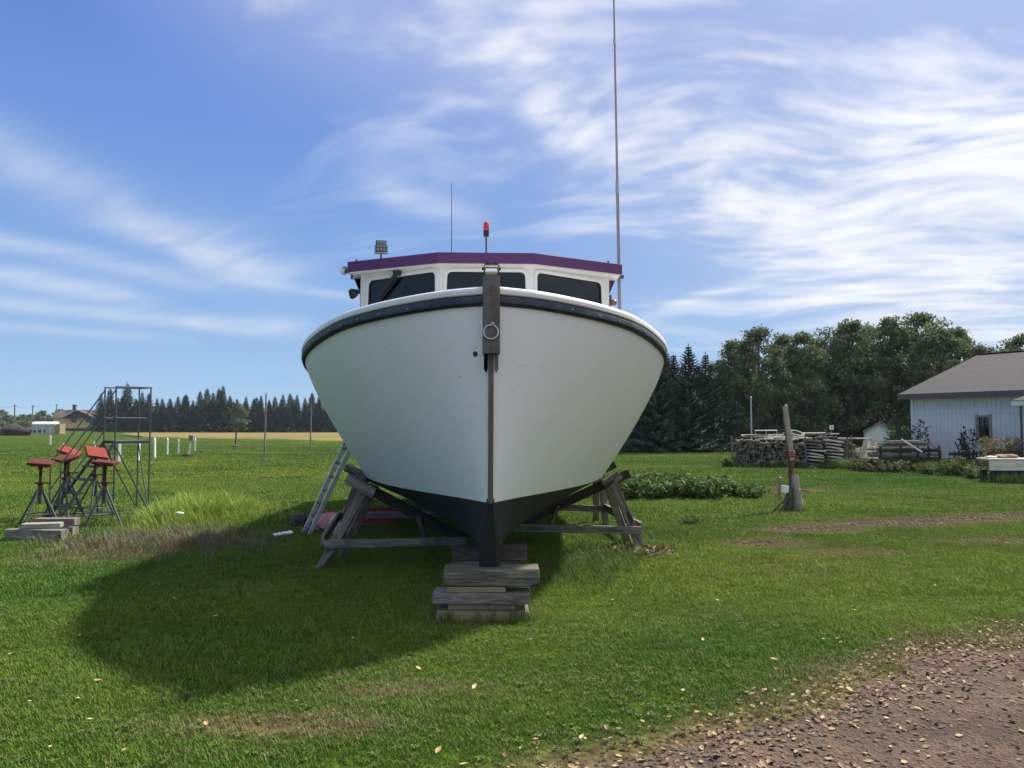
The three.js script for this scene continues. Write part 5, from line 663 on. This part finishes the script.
{
  const R = rng(120);
  const gk = [1, 2, 3].map((k) => weed(200 + k, 34, 0.52, 0.62, 0.085, [0.085, 0.15, 0.03]));
  for (let i = 0; i < 20; i++) { const f = i / 19, px = 612 + 138 * f, d = 17.4 + 1.7 * R(), sc = (f > 0.75 ? 0.62 : 0.95) * (0.85 + 0.3 * R()); plant('garden_plant', gk[i % 3], leafMat, (px - 512) / 804 * d, -d, sc * 1.15, R() * 6, 'leafy green plant in the garden row right of the hull', 'plant', 'garden row right of the hull', sc * 0.95); }
  plant('garden_plant', gk[1], leafMat, 2.85, -12.9, 0.34, 1, 'tiny lone plant on the lawn between garden row and old post', 'plant');
  const dk = [0.05, 0.075, 0.03];
  plant('tall_weed', weed(221, 16, 1.7, 1.1, 0.10, dk), leafMat, 14.35, -29.0, 1, 0, 'dark tall weed against the left part of the barn wall', 'weed');
  plant('tall_weed', weed(222, 9, 1.6, 0.6, 0.09, dk), leafMat, 15.55, -27.4, 1, 1, 'dark spindly weed against the barn left of the window', 'weed');
  plant('tall_weed', weed(223, 9, 0.8, 0.6, 0.08, dk), leafMat, 16.1, -26.2, 1, 2, 'low dark weed below the barn window', 'weed');
  plant('dry_bush', weed(224, 60, 1.25, 0.9, 0.07, [0.23, 0.19, 0.075]), leafMat, 15.2, -24.9, 1, 0, 'golden dry bush at the barn corner above the platform', 'bush');
  plant('young_spruce', spruce(225, 2.1, 1.7, 15, 10, 0.15, [0.075, 0.105, 0.03]), needleMat, 14.72, -30.9, 1, 0, 'young yellow green spruce between small shed and barn', 'tree');
  plant('tall_weed', weed(226, 40, 1.0, 1.4, 0.08, [0.13, 0.14, 0.045]), leafMat, 13.6, -29.8, 1, 0, 'yellowish weeds in front of the small shed', 'weed');
  const wk = [1, 2, 3].map((k) => weed(240 + k, 42, 0.5, 0.7, 0.06, [0.11, 0.145, 0.035]));
  const places = [[12.0, -27.6], [12.15, -26.9], [14.0, -26.6], [14.5, -26.0], [14.9, -25.4], [13.4, -25.9], [13.9, -25.2], [12.6, -26.6], [11.9, -29.0], [12.3, -28.8], [11.5, -29.1], [8.2, -30.3], [9.5, -29.9], [10.2, -29.3], [14.6, -24.2], [14.3, -26.0], [15.0, -26.2], [15.4, -25.8], [14.7, -26.7], [13.6, -23.6]];
  places.forEach(([x, z]) => plant('rough_weed', wk[(R() * 3) | 0], leafMat, x, z, 0.8 + 0.5 * R(), R() * 6, 'tuft of rough weeds among the lumber and scrap by the barn', 'weed', 'rough weeds by the barn', 0.6 + 0.6 * R()));
}
// ------------------------------------------------------------------ grass: stuff
function tuft(seed, n, h, w, spread) { const R = rng(seed), p = []; for (let i = 0; i < n; i++) { const a = R() * 6.283, b = R() * 6.283, r = spread * Math.sqrt(R()), x = Math.cos(b) * r, z = Math.sin(b) * r, hh = h * (0.5 + 0.6 * R()), l = hh * (0.25 + 0.65 * R()), dx = Math.cos(a), dz = Math.sin(a), ww = w * (0.6 + 0.6 * R()), mx = x + dx * l * 0.35, mz = z + dz * l * 0.35, A = [x - dz * ww, 0, z + dx * ww], B = [x + dz * ww, 0, z - dx * ww], C = [mx - dz * ww * 0.8, hh * 0.62, mz + dx * ww * 0.8], D = [mx + dz * ww * 0.8, hh * 0.62, mz - dx * ww * 0.8], T = [x + dx * l, hh, z + dz * l]; p.push(...A, ...B, ...D, ...A, ...D, ...C, ...C, ...D, ...T); } const g = new THREE.BufferGeometry(); g.setAttribute('position', new THREE.Float32BufferAttribute(p, 3)); g.computeVertexNormals(); return g; }
const grassMat = new THREE.MeshPhysicalMaterial({ color: 0xffffff, roughness: 0.75, side: THREE.DoubleSide, transmission: 0.3, thickness: 0, specularIntensity: 0.35 });
function scatter(name, geo, mat, list, label) { const m = new THREE.InstancedMesh(geo, mat, list.length), q = new THREE.Object3D(), c = new THREE.Color(); list.forEach((o, i) => { q.position.set(o.x, o.y, o.z); q.rotation.set(o.rx || 0, o.r, o.rz || 0); q.scale.set(o.s, o.sy || o.s, o.s); q.updateMatrix(); m.setMatrixAt(i, q.matrix); m.setColorAt(i, c.setRGB(...o.c)); }); m.name = numbered(name); m.castShadow = m.receiveShadow = true; m.userData = { kind: 'stuff', label }; scene.add(m); return m; }
{
  const R = rng(2024); const bands = [[2.6, 7.5, 2800, 0.033, 0.0020, 0.030, 1.0], [7.5, 13, 1150, 0.038, 0.0030, 0.045, 1.0], [13, 24, 340, 0.044, 0.0055, 0.085, 1.0], [24, 72, 48, 0.050, 0.011, 0.20, 1.0]];
  bands.forEach(([d0, d1, dens, h, w, spread], bi) => { const geos = [tuft(11 + bi, 9, h, w, spread), tuft(31 + bi, 9, h, w, spread)], lists = [[], []]; const half = (d) => d * 0.88 + 0.6; const area = (d1 - d0) * 2 * half(d1), N = Math.round(area * dens);
    for (let i = 0; i < N; i++) { const z = -(d0 + (d1 - d0) * R()), x = (R() * 2 - 1) * half(d1), a = R(), b = R(), c0 = R(), e = R(); if (Math.abs(x) > half(-z) || (bi === 3 && e > 1 - sstep(34, 72, -z) * 0.93)) continue; const k = driveIn(x, z); if (k > 0.0 && a > 0.035) continue; if (k > -0.5 && a > 0.25 + 0.75 * (-k / 0.5)) continue; const w0 = worn(x, z); if (b < sstep(0.45, 0.95, w0) * 0.9) continue;
      const c = lawnColor(x, z), v = 0.62 + 0.75 * c0, dry = e < 0.035 + 0.5 * w0; const lush = 0.45 + 1.25 * fbm(x * 1.1 + 13, z * 1.1 + 40, 4) * (0.7 + 0.6 * fbm(x * 4 + 2, z * 4, 2)); lists[i & 1].push({ x, y: groundY(x, z) - 0.004, z, r: a * 50, s: (0.65 + 0.6 * c0) * lush * (1 - 0.35 * w0), c: dry ? [0.24 * v, 0.20 * v, 0.10 * v] : [c[0] * 1.30 * v, c[1] * 1.30 * v, c[2] * 1.25 * v] }); }
    lists.forEach((l, j) => scatter('lawn_grass', geos[j], grassMat, l, 'short green lawn grass')); console.log('grass', bi, lists[0].length + lists[1].length); });
  // long bright grass and dead stalks by the jack stands, tufts along edges
  const tall = tuft(71, 10, 0.42, 0.006, 0.11), dead = tuft(72, 12, 0.17, 0.004, 0.09), L1 = [], L2 = [], L3 = [];
  for (let i = 0; i < 9000; i++) { const x = -7.4 + 4.6 * R(), z = -11.6 - 4.2 * R(), k = 1.7 * blob(x, z, -5.30, -13.9, 0.72, 1.05), n = fbm(x * 2, z * 2, 3); if (R() > k * (0.3 + 1.2 * n)) continue; const v = 0.75 + 0.5 * R(); L1.push({ x, y: groundY(x, z) - 0.01, z, r: R() * 6, s: (0.45 + 0.85 * R() * (0.5 + n)) * (0.40 + 0.60 * clamp(k)), c: [0.28 * v, 0.36 * v, 0.06 * v] }); }
  for (let i = 0; i < 6500; i++) { const x = -6.6 + 5.0 * R(), z = -8.2 - 4.0 * R(), k = 1.2 * blob(x, z, -4.65, -11.1, 0.9, 0.9) + 0.35 * blob(x, z, -5.3, -10.6, 0.5, 0.5), n = fbm(x * 2.3 + 9, z * 2.3, 3); if (R() > k * (0.1 + 1.2 * n)) continue; const v = 0.7 + 0.6 * R(); L2.push({ x, y: groundY(x, z) - 0.01, z, r: R() * 6, s: 0.5 + 0.7 * R(), c: R() < 0.3 ? [0.13 * v, 0.18 * v, 0.05 * v] : [0.20 * v, 0.165 * v, 0.105 * v] }); }
  const edge = (x0, z0, x1, z1, n, wd, s) => { for (let i = 0; i < n; i++) { const f = R(), x = lerp(x0, x1, f) + (R() - 0.5) * wd, z = lerp(z0, z1, f) + (R() - 0.5) * wd, v = 0.75 + 0.5 * R(); L3.push({ x, y: groundY(x, z) - 0.01, z, r: R() * 6, s: s * (0.5 + 0.7 * R()), c: [0.12 * v, 0.18 * v, 0.04 * v] }); } };
  edge(-0.7, -6.6, 0.25, -6.6, 60, 0.2, 0.4); edge(0.5, -8.2, 1.3, -10.2, 420, 0.9, 0.45); edge(-2.3, -9.2, -1.2, -9.4, 40, 0.4, 0.35); edge(5.0, -15, 5.4, -15, 60, 0.25, 0.5); edge(8.2, -30.1, 11.6, -29.0, 200, 0.4, 0.5); edge(11.6, -29.2, 14.5, -26.4, 420, 1.0, 1.2); edge(12.9, -21.7, 15.5, -21.6, 200, 0.4, 0.9); edge(-7.6, -13.0, -6.4, -13.1, 160, 0.8, 0.45); edge(-6.9, -14.4, -6.0, -14.2, 120, 0.7, 0.6); edge(1.9, -10.4, 2.6, -12.5, 80, 0.8, 0.4);
  scatter('tall_grass', tall, grassMat, [...L1, ...L3], 'long bright grass growing uncut beside things'); scatter('dead_grass', dead, grassMat, L2, 'dead brown stalks in front of the long grass');
}
{ // clover and plantain in the lawn
  const R = rng(909), p = []; for (let k = 0; k < 7; k++) { const a = k * 0.9 + R() * 0.6, l = 0.6 + 0.4 * R(), ca = Math.cos(a), sa = Math.sin(a), w = 0.17 + 0.08 * R(), h1 = 0.35 + 0.2 * R(), h2 = h1 + 0.15 * (R() - 0.6); p.push(0, 0, 0, ca * l * 0.55 - sa * w, h1, sa * l * 0.55 + ca * w, ca * l * 0.55 + sa * w, h1, sa * l * 0.55 - ca * w, ca * l * 0.55 - sa * w, h1, sa * l * 0.55 + ca * w, ca * l, h2, sa * l, ca * l * 0.55 + sa * w, h1, sa * l * 0.55 - ca * w); }
  const g = new THREE.BufferGeometry(); g.setAttribute('position', new THREE.Float32BufferAttribute(p, 3)); g.computeVertexNormals(); const L = [];
  for (let i = 0; i < 80000 && L.length < 3200; i++) { const z = -(2.8 + 13 * R() * R()), x = (R() * 2 - 1) * (-z * 0.72 + 0.6), n = fbm(x * 1.4 + 50, z * 1.4 + 9, 3); if (driveIn(x, z) > -0.1 || R() > 0.10 * sstep(0.46, 0.70, n) + 0.05) continue; const v = 0.7 + 0.6 * R(); L.push({ x, y: groundY(x, z) + 0.004, z, r: R() * 6, s: 0.017 + 0.020 * R(), c: [0.105 * v, 0.155 * v, 0.024 * v] }); }
  scatter('lawn_weeds', g, grassMat, L, 'small broad leaved weeds growing in the lawn');
}
{ // fallen leaves, gravel stones
  const R = rng(4321); const lg = (() => { const p = [], A = [-0.5, 0, 0], B = [0.5, 0.10, 0], up = [[-0.15, 0.06, 0.26], [0.2, 0.12, 0.24]], dn = [[-0.15, 0.10, -0.25], [0.2, 0.05, -0.22]], m1 = [-0.15, 0.0, 0], m2 = [0.2, 0.02, 0]; const T = (...q) => q.forEach((v) => p.push(...v)); T(A, up[0], m1); T(m1, up[0], up[1]); T(m1, up[1], m2); T(m2, up[1], B); T(A, m1, dn[0]); T(m1, dn[1], dn[0]); T(m1, m2, dn[1]); T(m2, B, dn[1]); const g = new THREE.BufferGeometry(); g.setAttribute('position', new THREE.Float32BufferAttribute(p, 3)); g.computeVertexNormals(); return g; })();
  const lm = std({ color: 0xffffff, roughness: 0.8, side: THREE.DoubleSide }); const cols = [[0.22, 0.145, 0.07], [0.12, 0.075, 0.04], [0.36, 0.26, 0.13], [0.075, 0.05, 0.032], [0.16, 0.10, 0.055]];
  const L = []; for (let i = 0; i < 60000 && L.length < 6500; i++) { const x = -1.5 + 8 * R(), z = -2.2 - 6.5 * R(), k = driveIn(x, z), n = fbm(x * 1.5 + 4, z * 1.5 + 2, 3); const p = Math.exp(-(((k - 0.05) / 0.35) ** 2)) * 0.9 + (k > 0 ? 0.16 + 0.75 * sstep(0.48, 0.66, n) : 0); if (R() > p) continue; const v = 0.7 + 0.6 * R(), c = cols[(R() * 5) | 0]; L.push({ x, y: groundY(x, z) + (k > 0 ? 0.018 : 0.02), z, r: R() * 6, rx: (R() - 0.5) * 0.7, rz: (R() - 0.5) * 0.7, s: 0.022 + 0.028 * R(), c: c.map((q) => q * v) }); }
  for (let i = 0; i < 520; i++) { const a = R() * 6.283, r = Math.sqrt(R()), x = 1.62 + Math.cos(a) * r * 0.46, z = -10.25 + Math.sin(a) * r * 0.40, v = 0.7 + 0.7 * R(), c = cols[(R() * 5) | 0]; L.push({ x, y: groundY(x, z) + 0.02 + 0.07 * (1 - r) * R(), z, r: R() * 6, rx: (R() - 0.5) * 1.4, rz: (R() - 0.5) * 1.4, s: 0.045 + 0.045 * R(), c: c.map((q) => q * v) }); }
  scatter('leaf_litter', lg, lm, L, 'dry brown leaves strewn along the drive and round the cradle foot');
  const pg = new THREE.IcosahedronGeometry(1, 1), pp = pg.attributes.position; for (let i = 0; i < pp.count; i++) { const k = 0.75 + 0.5 * vnoise(pp.getX(i) * 2 + 5, pp.getY(i) * 2 + pp.getZ(i) * 3); pp.setXYZ(i, pp.getX(i) * k, pp.getY(i) * k * 0.6, pp.getZ(i) * k); } pg.computeVertexNormals();
  const P = []; for (let i = 0; i < 60000 && P.length < 12000; i++) { const x = -1 + 7.5 * R(), z = -2.4 - 5.0 * R(), k = driveIn(x, z); if (k < -0.1 || R() > 0.25 + 0.75 * fbm(x * 1.1, z * 1.1 + 7, 3)) continue; const v = 0.6 + 0.8 * R(); P.push({ x, y: groundY(x, z) + clamp(k * 0.08, -0.004, 0.012) - 0.001, z, r: R() * 6, s: 0.003 + 0.017 * R() ** 4, c: [0.100 * v, 0.072 * v, 0.052 * v] }); }
  scatter('gravel', pg, std({ color: 0xffffff, roughness: 1 }), P, 'small loose stones on the drive');
  const C = []; for (let i = 0; i < 26000 && C.length < 2600; i++) { const x = 2.6 + 8 * R(), z = -9.6 - 11 * R(), w = worn(x, z); if (driveIn(x, z) > -0.8 || R() > sstep(0.5, 0.95, w)) continue; const v = 0.6 + 0.8 * R(); C.push({ x, y: groundY(x, z), z, r: R() * 6, s: 0.012 + 0.035 * R() * R(), c: [0.085 * v, 0.060 * v, 0.040 * v] }); }
  scatter('soil_clods', pg, std({ color: 0xffffff, roughness: 1 }), C, 'brown clods of bare earth in the lawn');
  // single pale leaves on the lawn
  const yl = [std({ color: lin(0.50, 0.38, 0.17), roughness: 0.8, side: THREE.DoubleSide }), std({ color: lin(0.42, 0.27, 0.12), roughness: 0.8, side: THREE.DoubleSide }), std({ color: lin(0.58, 0.48, 0.28), roughness: 0.8, side: THREE.DoubleSide })];
  const fixed = [[87, 634], [18, 652], [86, 697], [99, 718], [212, 722], [165, 760], [133, 748], [440, 748], [355, 638], [220, 615], [105, 679], [475, 686], [178, 597], [806, 557], [740, 588], [955, 612], [990, 622], [960, 650], [715, 600], [612, 600], [445, 770], [40, 700], [930, 585], [850, 610], [420, 668], [530, 640], [680, 690], [60, 745], [300, 700], [885, 640], [700, 640], [640, 720], [580, 735], [820, 640], [770, 660], [310, 594]];
  fixed.forEach(([px, v], i) => { const d = 1.6 * 804 / (v - 423), x = (px - 512) / 804 * d; const m = solo('fallen_leaf', lg, yl[i % 3], 'single pale yellow fallen leaf lying on the lawn', 'leaf', 'pale leaves fallen on the lawn'); m.position.set(x, groundY(x, -d) + 0.038, -d); m.rotation.set((R() - 0.5) * 0.5, R() * 6, (R() - 0.5) * 0.5); m.scale.setScalar(0.030 + 0.024 * R()); });
  const pw = solo('white_bottle', new THREE.LatheGeometry([[0.001, 0], [0.05, 0.005], [0.055, 0.02], [0.055, 0.17], [0.03, 0.21], [0.02, 0.25], [0.001, 0.25]].map(([x, y]) => new THREE.Vector2(x, y)), 14), M.white, 'white plastic bottle caught in the long bright grass', 'bottle'); pw.position.set(-4.95, 0.26, -12.2); pw.rotation.set(0.3, 0.4, 1.2); pw.scale.setScalar(0.45);
}
scene.traverse((o) => { if (o.isMesh) { o.castShadow = true; o.receiveShadow = true; } });
renderer.render(scene, camera);
